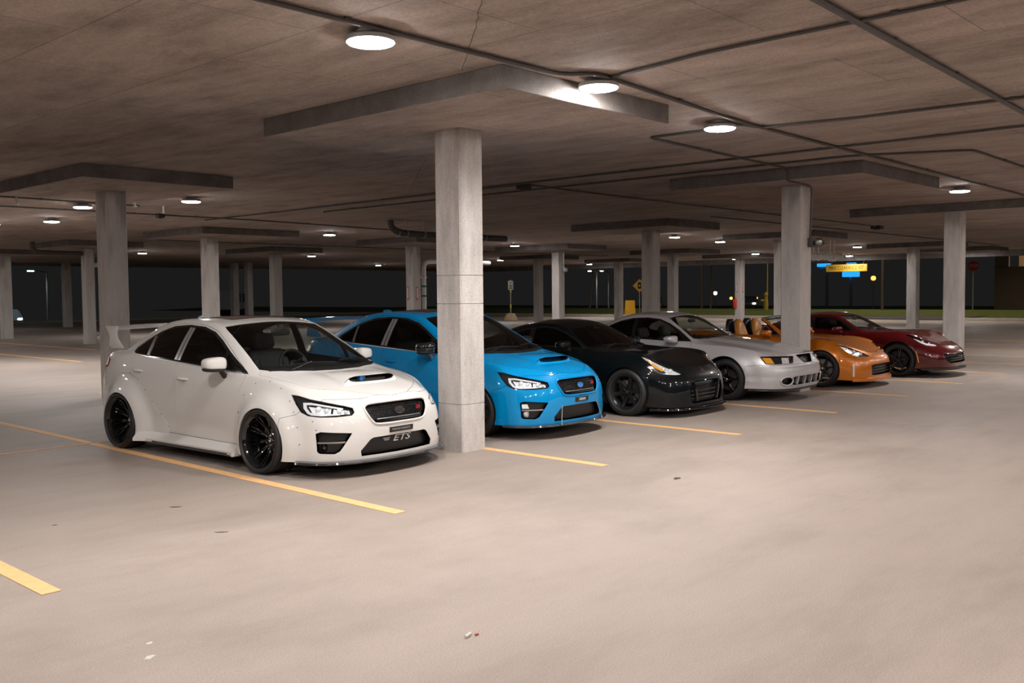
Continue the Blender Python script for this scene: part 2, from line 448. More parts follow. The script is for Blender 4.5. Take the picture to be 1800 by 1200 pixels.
COLS = [  # near corner x, y, panel (x0,x1,y0,y1) relative to it or None, label, width
    (4.94, 1.67, (-1.13, 1.46, -1.70, 1.99), 'pale concrete column between the white sedan and the blue sedan, nearest of all', .36),
    (4.98, 10.20, (-1.10, 1.42, -1.64, 1.66), 'concrete column behind the rear wing of the white sedan', .36),
    (13.02, 1.67, (-.85, 2.5, -1.40, 2.08), 'concrete column between the silver coupe and the orange roadster, carrying a small box', .38),
    (21.10, 1.67, (-.1, 3.2, -1.5, 2.6), 'concrete column behind the nose of the red sports car', .38),
    (13.02, 21.0, (-1.1, 2.2, -1.7, 1.9), 'two toned concrete column behind the roof of the white sedan, left one', .4),
    (21.1, 20.7, (-1.3, 1.3, -1.7, 1.6), 'concrete column with two red and white arrow plates, just left of the nearest column', .4),
    (21.1, 10.2, (-1.3, 1.4, -1.4, 2.0), 'concrete column behind the roof of the silver coupe', .4),
    (21.1, 29.6, (-1.3, 1.3, -1.7, 1.7), 'concrete column behind the roof of the white sedan, right one', .4),
    (29.18, 20.5, (-1.2, 1.4, -1.5, 2.6), 'concrete column behind the roof of the black coupe with a small camera near its top', .4),
    (29.18, 10.15, (-1.3, 1.4, -1.7, 1.7), 'concrete column half hidden at the left side of the column with a box', .4),
    (37.3, 20.0, (-1.3, 1.4, -1.7, 1.7), 'concrete column standing behind the middle of the silver coupe roof', .4),
    (45.4, 20.9, (-1.3, 1.4, -1.7, 1.7), 'concrete column with a red extinguisher cabinet by the grass', .4),
    (40.7, 9.72, (-1.3, 1.4, -1.7, 1.7), 'concrete column behind the red sports car by the driveway', .42),
    (47.3, 9.9, (-1.3, 1.4, -1.7, 1.7), 'pale column just left of the column behind the red nose', .4),
    (12.98, 37.6, (-1.3, 1.4, -1.7, 1.7), 'concrete column at the left edge of the photo', .4),
    (21.1, 51.0, None, 'dim concrete column second from the left edge', .42),
    (13.02, 29.55, (-1.3, 1.4, -1.7, 1.7), 'slim concrete column with a white pipe beside it, left of the rear wing', .34),
    (29.18, 46.2, None, 'dim far column behind the white roof, left of a pair', .4),
    (29.18, 44.6, None, 'dim far column behind the white roof, right of a pair', .36),
    (37.3, 28.7, (-1.3, 1.4, -1.7, 1.7), 'dim column just left of the column behind the black coupe', .4),
    (45.4, 29.2, (-1.3, 1.4, -1.7, 1.7), 'far column left of the yellow board', .42),
]
col_objs = []
for (x, y, pan, lab, s) in COLS:
    h = CEIL - (PD if pan else 0)
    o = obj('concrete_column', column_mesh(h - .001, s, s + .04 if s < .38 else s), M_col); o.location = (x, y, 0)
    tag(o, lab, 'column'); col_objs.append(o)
    if pan:
        p = obj('drop_panel', panel_mesh(*pan, PD - .001), [M_shaded, M_ceil]); p.location = (x, y, CEIL - .0005)
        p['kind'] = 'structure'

# ceiling lamps ----------------------------------------------------------------
M_diff = emis('lamp_diffuser', LAMP_COLOR, LAMP_STRENGTH)
M_lamp = pbr('lamp_housing', (.35, .34, .33), .5, .3)
def lamp_proto():
    root = empty('ceiling_lamp')
    bm = new()
    lathe(bm, [(0.0, 0), (.10, 0), (.10, -.03), (.172, -.045), (.190, -.06), (.190, -.085), (.184, -.09), (.178, -.09), (.176, -.08), (.0, -.08)], 40); fixn(bm)
    obj('lamp_housing', bm, M_lamp, root, smooth=30)
    bm = new()
    lathe(bm, [(.176, -.0895), (.172, -.098), (.15, -.105), (.0, -.110)], 40); 
    bmesh.ops.remove_doubles(bm, verts=bm.verts, dist=1e-5); fixn(bm)
    obj('diffuser', bm, M_diff, root, smooth=True)
    return root
def clone(root, loc=None, rz=None):
    r = root.copy(); COL.objects.link(r)
    if loc is not None: r.location = loc
    if rz is not None: r.rotation_euler = (0, 0, rz)
    for ch in list(root.children):
        c = ch.copy(); COL.objects.link(c); c.parent = r
        for g in list(ch.children):
            d = g.copy(); COL.objects.link(d); d.parent = c
            for q in list(g.children):
                e = q.copy(); COL.objects.link(e); e.parent = d
    return r
LAMPS = [  # x, y, where
    (2.34, -.05, 'top centre of the photo, largest one'), (4.85, -.28, 'beside the edge of the nearest drop panel'), (7.65, .09, 'right of the nearest drop panel'),
    (17.46, .54, 'near the right edge above the red car'), (6.54, 14.69, 'touching the left column behind the wing'), (7.58, 12.08, 'just right of the left column'),
    (7.65, 19.06, 'left of the left column, the lower one'), (17.84, 34.85, 'small, above the roof of the white sedan at left'), (16.29, 19.22, 'between the left columns and the nearest column, upper one'),
    (25.86, 33.52, 'between the left columns and the nearest column, lower one'), (26.42, 20.5, 'right of the nearest column, left one of the upper pair'), (30.43, 21.37, 'above the column with the camera'),
    (38.38, 32.55, 'small, right of the nearest column in the lower row'), (37.76, 28.74, 'small, left of the column with the camera'), (49.69, 34.86, 'tiny, right of the column with the camera'),
    (48.28, 30.26, 'tiny, left of the column behind the silver roof'), (26.48, 12.94, 'right of the column behind the silver roof'), (30.65, 13.57, 'at a drop panel corner left of the boxed column'),
    (43.12, 18.8, 'small, just left of the column with the box'), (49.5, 23.6, 'tiny, above the column with the extinguisher'), (39.89, 12.03, 'above the yellow clearance bar'),
    (50.6, 17.0, 'tiny, above the driveway gap'), (40.4, 9.16, 'left of the column behind the red nose'), (50.5, 10.8, 'just right of the column behind the red nose'),
    (38.52, 43.79, 'tiny, left of the nearest column near the far edge'), (6.9, 20.9, 'cut by the left edge of the photo'),
    (-.15, .1, 'just outside the top left corner')]
UNSEEN_LAMPS = [(28.5, -4.5), (38.5, -.5), (38.5, -5), (44.5, 0), (22, -4.5), (3, 20), (5, 27), (7, 33), (9, 41), (13, 50), (2.0, -7.2), (5.2, -8.2), (8.6, -7.0), (12.0, -8.2), (15.5, -7.2), (-1.2, -7.6), (-4.5, -6.5), (4.0, -11.5), (9.0, -11.5), (-3.5, 5.0), (-1.5, 12.6), (20.5, -8.2), (25.5, .4), (32.5, -.3), (-8, -1), (33, -8.5), (-4, 20), (11.5, -14), (21, -14), (2, -14.5)]  # unseen lamps; the far left and right ones are added to brighten the floor
lp = lamp_proto()
for i, (x, y, wh) in enumerate(LAMPS):
    o = lp if i == 0 else clone(lp)
    o.location = (x, y, CEIL)
    tag(o, 'glowing round ceiling lamp, ' + wh, 'ceiling lamp', 'round ceiling lamps')
for (x, y) in UNSEEN_LAMPS:
    o = clone(lp, (x, y, CEIL)); tag(o, 'unseen round ceiling lamp added outside the frame', 'ceiling lamp', 'ceiling lamps out of view')

# conduits on the ceiling --------------------------------------------------------
def conduit(pts, label, r=.016, z=None, parent=None):
    z = z or CEIL - r - .006
    bm = new()
    P = [Vector((p[0], p[1], p[2] if len(p) > 2 else z)) for p in pts]
    Q = [P[0]]
    for i in range(1, len(P) - 1):   # round the bends
        a, b, c = P[i - 1], P[i], P[i + 1]
        k = min(.12, (b - a).length / 3, (c - b).length / 3)
        s = b + (a - b).normalized() * k; e = b + (c - b).normalized() * k
        Q += [s.lerp(b, .0), s * .25 + b * .5 + e * .25, e]
    Q.append(P[-1])
    tube(bm, Q, r, 8)
    x = P[0]
    for i in range(len(P) - 1):      # pipe clips
        L = (P[i + 1] - P[i]).length
        for q in range(1, int(L / 1.6)):
            c = P[i].lerp(P[i + 1], q * 1.6 / L)
            if c.z > CEIL - .05: box(bm, (c.x, c.y, CEIL - .011), (.05, .05, .02))
    o = obj('conduit', bm, M_conduit, smooth=True)
    return tag(o, label, 'conduit')
conduit([(-6, -.2), (4.35, -.2), (4.6, -.45), (7.9, -.12), (10.9, -.05), (22, .1), (40, .1)], 'long dark conduit on the ceiling passing the three nearest lamps', .02)
conduit([(-8, -2.9), (3.78, -2.86), (9.8, -2.66), (30, -2.6)], 'thick dark conduit across the top right of the ceiling', .026)
conduit([(7.75, .05), (8.3, -.1), (8.5, -1.2), (8.7, -4.6)], 'thin conduit running right from the third lamp')
conduit([(4.85, -.3), (4.64, -1.5), (4.6, -5)], 'thin conduit leaving the lamp by the nearest drop panel')
conduit([(8.0, .35), (7.95, 1.3), (12.15, 1.5), (12.15, 1.5, CEIL - PD - .02), (13.3, 1.62, CEIL - PD - .02), (13.3, 1.65, 2.55)], 'conduit stepping down the drop panel to the box on the column')
conduit([(10.7, 13), (10.55, 5), (10.5, -6)], 'thin conduit on the ceiling in front of the second drop panel')
conduit([(11.5, 13), (11.5, 3), (11.5, .15), (12.2, -1.3), (16, -1.25), (30, -1.2)], 'thin conduit that bends right past the second drop panel')
conduit([(10.75, 5.9), (14, 6.05), (27.5, 6.2)], 'conduit from the small junction box toward the right')
conduit([(10.7, 6), (10.7, 17)], 'thin conduit behind the nearest column, upper one')
conduit([(3.9, 14.08), (7.6, 14.3)], 'conduit on the ceiling behind the left column')
conduit([(2, 16.2), (11.9, 16.2), (19, 17.2)], 'conduit running over from the left edge to the centre')
conduit([(14, 26), (40, 26)], 'far conduit across the middle of the ceiling')
conduit([(20, 7.6), (45, 7.6)], 'far conduit above the red car')
def jbox(x, y, label, s=.16):
    bm = new(); box(bm, (0, 0, -.05), (s, s, .1), bev=.008); cyl(bm, (0, 0, -.1), (0, 0, -.115), s * .32, 16)
    o = obj('junction_box', bm, M_dark); o.location = (x, y, CEIL); tag(o, label, 'junction box')
jbox(10.75, 5.95, 'small dark junction box on the ceiling right of the nearest column', .2)
jbox(27.6, 6.22, 'small dark junction box on the ceiling left of the column behind the red nose', .3)
jbox(9.0, 16.1, 'small dark box on the ceiling between two left lamps', .16)

# hairline cracks in the slab underside
def crack(pts, i):
    random.seed(i); P = [Vector((x, y, CEIL - .0015)) for x, y in pts]; Q = []
    for a, b in zip(P[:-1], P[1:]):
        n = int((b - a).length / .12) + 1
        for k in range(n):
            q = a.lerp(b, k / n); q.x += random.uniform(-.007, .007); q.y += random.uniform(-.007, .007); Q.append(q)
    bm = new(); tube(bm, Q, .0022, 5); o = obj('ceiling_crack', bm, M_dark); o['kind'] = 'structure'
crack([(2.0, -1.6), (2.9, -.6), (3.82, .5)], 1); crack([(6.89, 4.26), (8.4, 6.2), (10.32, 8.62)], 2)

# ------------------------------------------------------------------ car building
# car frame: nose toward -y, front axle at y = 0, ground at z = 0, centre line x = 0
def bspl(P, n):
    """uniform cubic B-spline sampling of rows of points (array m,...), clamped ends"""
    P = np.array(P, float); m = len(P)
    Q = np.concatenate([[2 * P[0] - P[1]], P, [2 * P[-1] - P[-2]]])
    out = []
    for i in range(m - 1):
        a, b, c, d = Q[i], Q[i + 1], Q[i + 2], Q[i + 3]
        for k in range(n):
            t = k / n
            out.append(((1 - t)**3 * a + (3*t**3 - 6*t*t + 4) * b + (-3*t**3 + 3*t*t + 3*t + 1) * c + t**3 * d) / 6)
    out.append(P[-1])
    return np.array(out)
def crows(P, n):
    """centripetal Catmull-Rom densification of an array of rows"""
    P = np.array(P, float); m = len(P); out = []
    def dd(a, b): return np.maximum(np.sqrt(np.linalg.norm(b - a, axis=-1, keepdims=True)), 1e-4)
    for i in range(m - 1):
        p0 = P[i - 1] if i else 2 * P[0] - P[1]; p1 = P[i]; p2 = P[i + 1]; p3 = P[i + 2] if i < m - 2 else 2 * P[-1] - P[-2]
        d1, d2, d3 = dd(p0, p1), dd(p1, p2), dd(p2, p3)
        m1 = (p2 - p1) - (p2 - p0) * (d2 / (d1 + d2)) + (p1 - p0) * (d2 / d1)
        m2 = (p2 - p1) - (p3 - p1) * (d2 / (d2 + d3)) + (p3 - p2) * (d2 / d3)
        L = np.linalg.norm(p2 - p1, axis=-1, keepdims=True) * 1.5 + 1e-9
        for mm in (m1, m2):
            q = np.linalg.norm(mm, axis=-1, keepdims=True); mm *= np.minimum(1, L / np.maximum(q, 1e-9))
        for k in range(n):
            t = k / n
            out.append((2 * t**3 - 3 * t**2 + 1) * p1 + (t**3 - 2 * t**2 + t) * m1 + (-2 * t**3 + 3 * t**2) * p2 + (t**3 - t**2) * m2)
    out.append(P[-1])
    return np.array(out)

class Shell:
    def __init__(s, spec):
        WL = np.array(spec['lines'], float)          # [waterline][station][xyz]
        nk = WL.shape[0]
        A = np.transpose(WL, (1, 0, 2))              # station, waterline
        # front centre symmetry: mirror a station before the first and after the last
        A0 = A[1].copy(); A0[:, 0] *= -1; A1 = A[-2].copy(); A1[:, 0] *= -1
        E = np.concatenate([[A0], A, [A1]])
        E = crows(E, 2)[1:-1]                        # keeps half steps around the centre stations
        E = bspl(E, spec.get('ns', 5))
        # cut back to the half x>=0
        n = spec.get('ns', 5)
        E = E[n:-n]
        E[0, :, 0] = 0; E[-1, :, 0] = 0
        rows = []
        zc, rx, rz = spec['zc'], spec['rx'], spec['rz']
        bulge = spec.get('glass_bulge', .02)
        nose = E[0, -1, 1]
        for st in E:
            low = [p for p in st]
            b = st[-1]; y = b[1]
            X = b[0]
            c = interp(zc, y); r_z = interp(rz, y)
            r_x = min(interp(rx, y), X * .88)
            f = min(1, X / .35) if (y < 0 or y > 2) else 1
            c = b[2] + (c - b[2]) * (f if c > b[2] else 1); r_z = b[2] + (r_z - b[2]) * (f if r_z > b[2] else 1)
            up = []
            dx, dz = r_x - b[0], r_z - b[2]
            L = math.hypot(dx, dz) + 1e-9
            k = bulge * sstep(.12, .35, L)
            nx, nz = (dz / L, -dx / L)
            for t in (.2, .5, .8):
                q = 4 * t * (1 - t) * k
                up.append((b[0] + dx * t + nx * q, y, b[2] + dz * t + nz * q))
            cf = spec.get('crown', .8)
            tops = [(r_x, y, r_z)]
            for t in (.85, .6, .3, 0.0):
                tops.append((r_x * t, y, r_z + (c - r_z) * (1 - t ** 2.0)))
            rows.append([tuple(p) for p in low] + up + tops)
        G = np.array(rows)                           # station, section
        H = np.transpose(G, (1, 0, 2))
        last = H[-2].copy(); last[:, 0] *= -1
        H = np.concatenate([H, [last]])
        H = crows(H, 2)[:-2]
        nv = spec.get('nv', 3)
        H = bspl(np.concatenate([H, [H[-2] * np.array([-1, 1, 1])]]), nv)[:-nv]
        H[-1, :, 0] = 0
        G = np.transpose(H, (1, 0, 2))
        fn = spec.get('deform')
        if fn:
            for i in range(G.shape[0]):
                for j in range(G.shape[1]):
                    G[i, j] = fn(G[i, j], i, j)
        G[0, :, 0] = 0; G[-1, :, 0] = 0
        s.G = G
        bm = bmesh.new()
        I, J = G.shape[:2]
        VL = [[None] * J for _ in range(I)]; VR = [[None] * J for _ in range(I)]
        for i in range(I):
            for j in range(J):
                p = G[i, j]
                VR[i][j] = bm.verts.new(p)
                VL[i][j] = VR[i][j] if abs(p[0]) < 1e-7 else bm.verts.new((-p[0], p[1], p[2]))
        for i in range(I - 1):
            for j in range(J - 1):
                for V, fl in ((VR, 0), (VL, 1)):
                    q = [V[i][j], V[i + 1][j], V[i + 1][j + 1], V[i][j + 1]]
                    u = []
                    for v in q:
                        if v not in u: u.append(v)
                    if len(u) < 3: continue
                    if not fl: u = u[::-1]
                    try: bm.faces.new(u)
                    except ValueError: pass
        bmesh.ops.remove_doubles(bm, verts=bm.verts, dist=1.6e-3)
        bmesh.ops.dissolve_degenerate(bm, edges=bm.edges, dist=1e-4)
        bmesh.ops.recalc_face_normals(bm, faces=bm.faces)
        bm.normal_update()
        # outward: the roof must point up
        top = max(bm.faces, key=lambda f: f.calc_center_median().z)
        if top.normal.z < 0: bmesh.ops.reverse_faces(bm, faces=bm.faces)
        bm.normal_update()
        s.base = bm.copy()
        s.base.verts.ensure_lookup_table(); s.base.faces.ensure_lookup_table()
        s.vn = [v.normal.copy() for v in s.base.verts]
        s.bvh = BVHTree.FromBMesh(s.base)
        s.bm = bm
        s.lay = bm.faces.layers.int.new('reg')
        s.names = ['body']; s.opts = {}

    def normal_at(s, p):
        loc, n, fi, d = s.bvh.find_nearest(p)
        f = s.base.faces[fi]
        w = poly_3d_calc([v.co for v in f.verts], loc)
        r = Vector((0, 0, 0))
        for v, k in zip(f.verts, w): r += s.vn[v.index] * k
        return r.normalized() if r.length > 1e-6 else n
    # projections: 'top' -> (x,y) ; angle a -> u = |x| cos a + y sin a, v = z
    @staticmethod
    def uv(p, proj, side):
        if proj == 'top': return (p[0] * side if side else p[0], p[1])
        a = math.radians(proj)
        x = p[0] * side if side else p[0]
        return (x * math.cos(a) + p[1] * math.sin(a), p[2])
    @staticmethod
    def plane(proj, side, a, b):
        """plane through the projected segment a-b, containing the projection direction"""
        if proj == 'top':
            s_ = side or 1
            n = Vector(((b[1] - a[1]) * s_, -(b[0] - a[0]), 0)); return Vector((a[0] * s_, a[1], 0)), n.normalized()
        t = math.radians(proj); s_ = side or 1
        uvec = Vector((math.cos(t) * s_, math.sin(t), 0))
        d = uvec * (b[0] - a[0]) + Vector((0, 0, 1)) * (b[1] - a[1])
        view = Vector((-math.sin(t) * s_, math.cos(t), 0))
        return uvec * a[0] + Vector((0, 0, a[1])), d.cross(view).normalized()
    def region(s, name, proj, poly, side=0, filt=None, where=None, smooth=0):
        """mark the faces inside a projected outline. side 0 = signed centre outline, +1/-1 one flank"""
        if smooth: poly = [tuple(p) for p in cr(poly, smooth, closed=True)]
        idx = s.names.index(name) if name in s.names else None
        if idx is None: s.names.append(name); idx = len(s.names) - 1
        bm = s.bm
        us = [p[0] for p in poly]; vs = [p[1] for p in poly]
        U0, U1, V0, V1 = min(us), max(us), min(vs), max(vs)
        def ok(f, c):
            if side and c.x * side < 0.0: return False
            if where is not None and s.names[f[s.lay]] not in where: return False
            return filt(c, f.normal) if filt else True
        def inbox(f, u0, u1, v0, v1, e):
            q = [s.uv(v.co, proj, side) for v in f.verts]
            return not (max(a for a, _ in q) < u0 - e or min(a for a, _ in q) > u1 + e or max(b for _, b in q) < v0 - e or min(b for _, b in q) > v1 + e)
        cand = [f for f in bm.faces if inbox(f, U0, U1, V0, V1, .002) and ok(f, f.calc_center_median())]
        cand = set(cand)
        n = len(poly)
        for i in range(n):
            a, b = poly[i], poly[(i + 1) % n]
            if math.hypot(a[0] - b[0], a[1] - b[1]) < 1e-6: continue
            co, no = s.plane(proj, side, a, b)
            fs = [f for f in cand if f.is_valid and inbox(f, min(a[0], b[0]), max(a[0], b[0]), min(a[1], b[1]), max(a[1], b[1]), .0005)]
            if not fs: continue
            geom = set(fs)
            for f in fs: geom.update(f.edges); geom.update(f.verts)
            r = bmesh.ops.bisect_plane(bm, geom=list(geom), dist=1e-5, plane_co=co, plane_no=no)
            for g in r['geom']:
                if isinstance(g, bmesh.types.BMFace): cand.add(g)
            cand = {f for f in cand if f.is_valid}
        for f in list(cand):
            if not f.is_valid: continue
            c = f.calc_center_median()
            if not ok(f, c): continue
            u, v = s.uv(c, proj, side)
            if inside(u, v, poly): f[s.lay] = idx
        return name
    def part(s, names, objname, mat, parent, gap=.0022, fold=.012, sink=0.0, wall=False, side=0, xs=None, inner=None):
        """make a mesh object from the faces of some regions"""
        if isinstance(names, str): names = [names]
        ids = {s.names.index(n) for n in names if n in s.names}
        src = [f for f in s.bm.faces if f[s.lay] in ids and (not side or f.calc_center_median().x * side > 0)]
        if not src: print('EMPTY REGION', names); return None
        out = bmesh.new(); vm = {}
        for f in src:
            vs = []
            for v in f.verts:
                if v not in vm: vm[v] = out.verts.new(v.co)
                vs.append(vm[v])
            try: out.faces.new(vs)
            except ValueError: pass
        out.normal_update()
        bnd = [e for e in out.edges if len(e.link_faces) == 1]
        push = {}
        for e in bnd:
            f = e.link_faces[0]; d = (e.verts[1].co - e.verts[0].co)
            if d.length < 1e-7: continue
            t = f.normal.cross(d).normalized()
            m = (e.verts[0].co + e.verts[1].co) / 2
            if t.dot(f.calc_center_median() - m) < 0: t = -t
            for v in e.verts: push.setdefault(v, []).append(t)
        nrm = {v: s.normal_at(v.co) for v in out.verts}
        for v, ts in push.items():
            t = sum(ts, Vector()) / len(ts)
            if t.length > 1e-5: v.co += t.normalized() * gap
        if sink:
            for v in out.verts: v.co -= nrm[v] * sink
        me = bpy.data.meshes.new(objname)
        vs = list(out.verts); vi = {v: i for i, v in enumerate(vs)}
        co = [tuple(v.co) for v in vs]; no = [tuple(nrm[v]) for v in vs]
        faces = [[vi[v] for v in f.verts] for f in out.faces]; mi = [0] * len(faces)
        dup = {}
        if fold:
            for e in bnd:
                f = e.link_faces[0]
                # order along the face loop
                lp = [l for l in f.loops if l.edge == e][0]
                a, b = lp.vert, lp.link_loop_next.vert
                t = f.normal.cross(b.co - a.co)
                t = -t.normalized() if t.length > 1e-9 else f.normal
                q = []
                for v in (a, b):
                    n = nrm[v]
                    if v not in dup:
                        i0 = len(co); co.append(tuple(v.co)); no.append(tuple(t))
                        i1 = len(co)
                        co.append(tuple(v.co - n * fold if not wall else v.co + n * wall)); no.append(tuple(t))
                        dup[v] = (i0, i1)
                    q.append(dup[v])
                (a0, a1), (b0, b1) = q
                faces.append([b0, a0, a1, b1] if not wall else [b0, a0, a1, b1]); mi.append(0)
        me.from_pydata(co, [], faces)
        me.polygons.foreach_set('use_smooth', [True] * len(faces))
        me.normals_split_custom_set_from_vertices(no)
        out.free()
        return link(objname, me, mat, parent)
    def liner(s, names, objname, mat, parent, d=.014):
        """dark inner lining behind painted panels"""
        ids = {s.names.index(n) for n in names if n in s.names}
        bm = bmesh.new(); vm = {}
        for f in s.bm.faces:
            if f[s.lay] in ids:
                vs = []
                for v in f.verts:
                    if v not in vm: vm[v] = bm.verts.new(v.co - s.normal_at(v.co) * d)
                    vs.append(vm[v])
                try: bm.faces.new(vs)
                except ValueError: pass
        return obj(objname, bm, mat, parent)
    def delete(s, name):
        i = s.names.index(name)
        bmesh.ops.delete(s.bm, geom=[f for f in s.bm.faces if f[s.lay] == i], context='FACES')
    # drop a flat shape onto the body surface --------------------------------
    def hit(s, u, v, proj, side, off=0.0):
        if proj == 'top':
            o = Vector((u * (side or 1), v, 3)); d = Vector((0, 0, -1))
        else:
            t = math.radians(proj); s_ = side or 1
            uv_ = Vector((math.cos(t) * s_, math.sin(t), 0)); view = Vector((-math.sin(t) * s_, math.cos(t), 0))
            o = uv_ * u + Vector((0, 0, v)) - view * 6; d = view
        loc, n, fi, dist = s.bvh.ray_cast(o, d)
        if loc is None: return None, None
        n = s.normal_at(loc)
        return loc + n * off, n
    def patch(s, objname, mat, parent, proj, poly, side=0, off=.002, thick=.004, cell=.03, smooth=0, holes=None):
        """thin applied piece following the surface; off = height of its face over the surface"""
        if smooth: poly = [tuple(p) for p in cr(poly, smooth, closed=True)]
        bm = bmesh.new()
        f = bm.faces.new([bm.verts.new((p[0], p[1], 0)) for p in poly])
        us = [p[0] for p in poly]; vs = [p[1] for p in poly]
        if holes:
            pass
        u = min(us) + cell
        while u < max(us):
            bmesh.ops.bisect_plane(bm, geom=list(bm.faces) + list(bm.edges) + list(bm.verts), plane_co=(u, 0, 0), plane_no=(1, 0, 0)); u += cell
        v = min(vs) + cell
        while v < max(vs):
            bmesh.ops.bisect_plane(bm, geom=list(bm.faces) + list(bm.edges) + list(bm.verts), plane_co=(0, v, 0), plane_no=(0, 1, 0)); v += cell
        bmesh.ops.triangulate(bm, faces=[f for f in bm.faces if len(f.verts) > 4])
        return s.drape(objname, bm, mat, parent, proj, side, off, thick)
    def drape(s, objname, bm, mat, parent, proj, side, off, thick):
        bad = []; nr = {}
        for v in bm.verts:
            p, n = s.hit(v.co.x, v.co.y, proj, side, off)
            if p is None: bad.append(v)
            else: v.co = p; nr[v] = n
        if bad: bmesh.ops.delete(bm, geom=bad, context='VERTS')
        bm.normal_update()
        for f in bm.faces:
            if f.normal.dot(nr[f.verts[0]]) < 0: f.normal_flip()
        bm.normal_update()
        bnd = [e for e in bm.edges if len(e.link_faces) == 1]
        lo = {}
        for e in bnd:
            l = e.link_loops[0]; a, b = l.vert, l.link_loop_next.vert
            for v in (a, b):
                if v not in lo: lo[v] = bm.verts.new(v.co - nr[v] * thick)
            bm.faces.new((b, a, lo[a], lo[b]))
        return obj(objname, bm, mat, parent, smooth=40)
    def text(s, objname, txt, mat, parent, proj, at, size, side=0, off=.003, thick=.003, rot=0, flip=False, shear=0, xs=1.0):
        cu = bpy.data.curves.new('t', 'FONT'); cu.body = txt; cu.size = size; cu.align_x = 'CENTER'; cu.align_y = 'CENTER'; cu.shear = shear; cu.resolution_u = 3
        o = bpy.data.objects.new('t', cu); COL.objects.link(o)
        bpy.context.view_layer.update()
        me = o.to_mesh(); bm = bmesh.new(); bm.from_mesh(me); o.to_mesh_clear()
        bpy.data.objects.remove(o); bpy.data.curves.remove(cu)
        for v in bm.verts:
            x, y = v.co.x * xs * (-1 if flip else 1), v.co.y
            c, q = math.cos(rot), math.sin(rot)
            v.co = Vector((x * c - y * q + at[0], x * q + y * c + at[1], 0))
        return s.drape(objname, bm, mat, parent, proj, side, off, thick)

def inside(x, y, poly):
    c = False; n = len(poly); j = n - 1
    for i in range(n):
        xi, yi = poly[i]; xj, yj = poly[j]
        if (yi > y) != (yj > y) and x < (xj - xi) * (y - yi) / (yj - yi) + xi: c = not c
        j = i
    return c
def circle(cy, cz, r, n=40, a0=0, a1=2 * PI):
    return [(cy + r * math.cos(a0 + (a1 - a0) * i / n), cz + r * math.sin(a0 + (a1 - a0) * i / n)) for i in range(n)]
def mirror_poly(p): return p + [(-a, b) for a, b in reversed(p)]

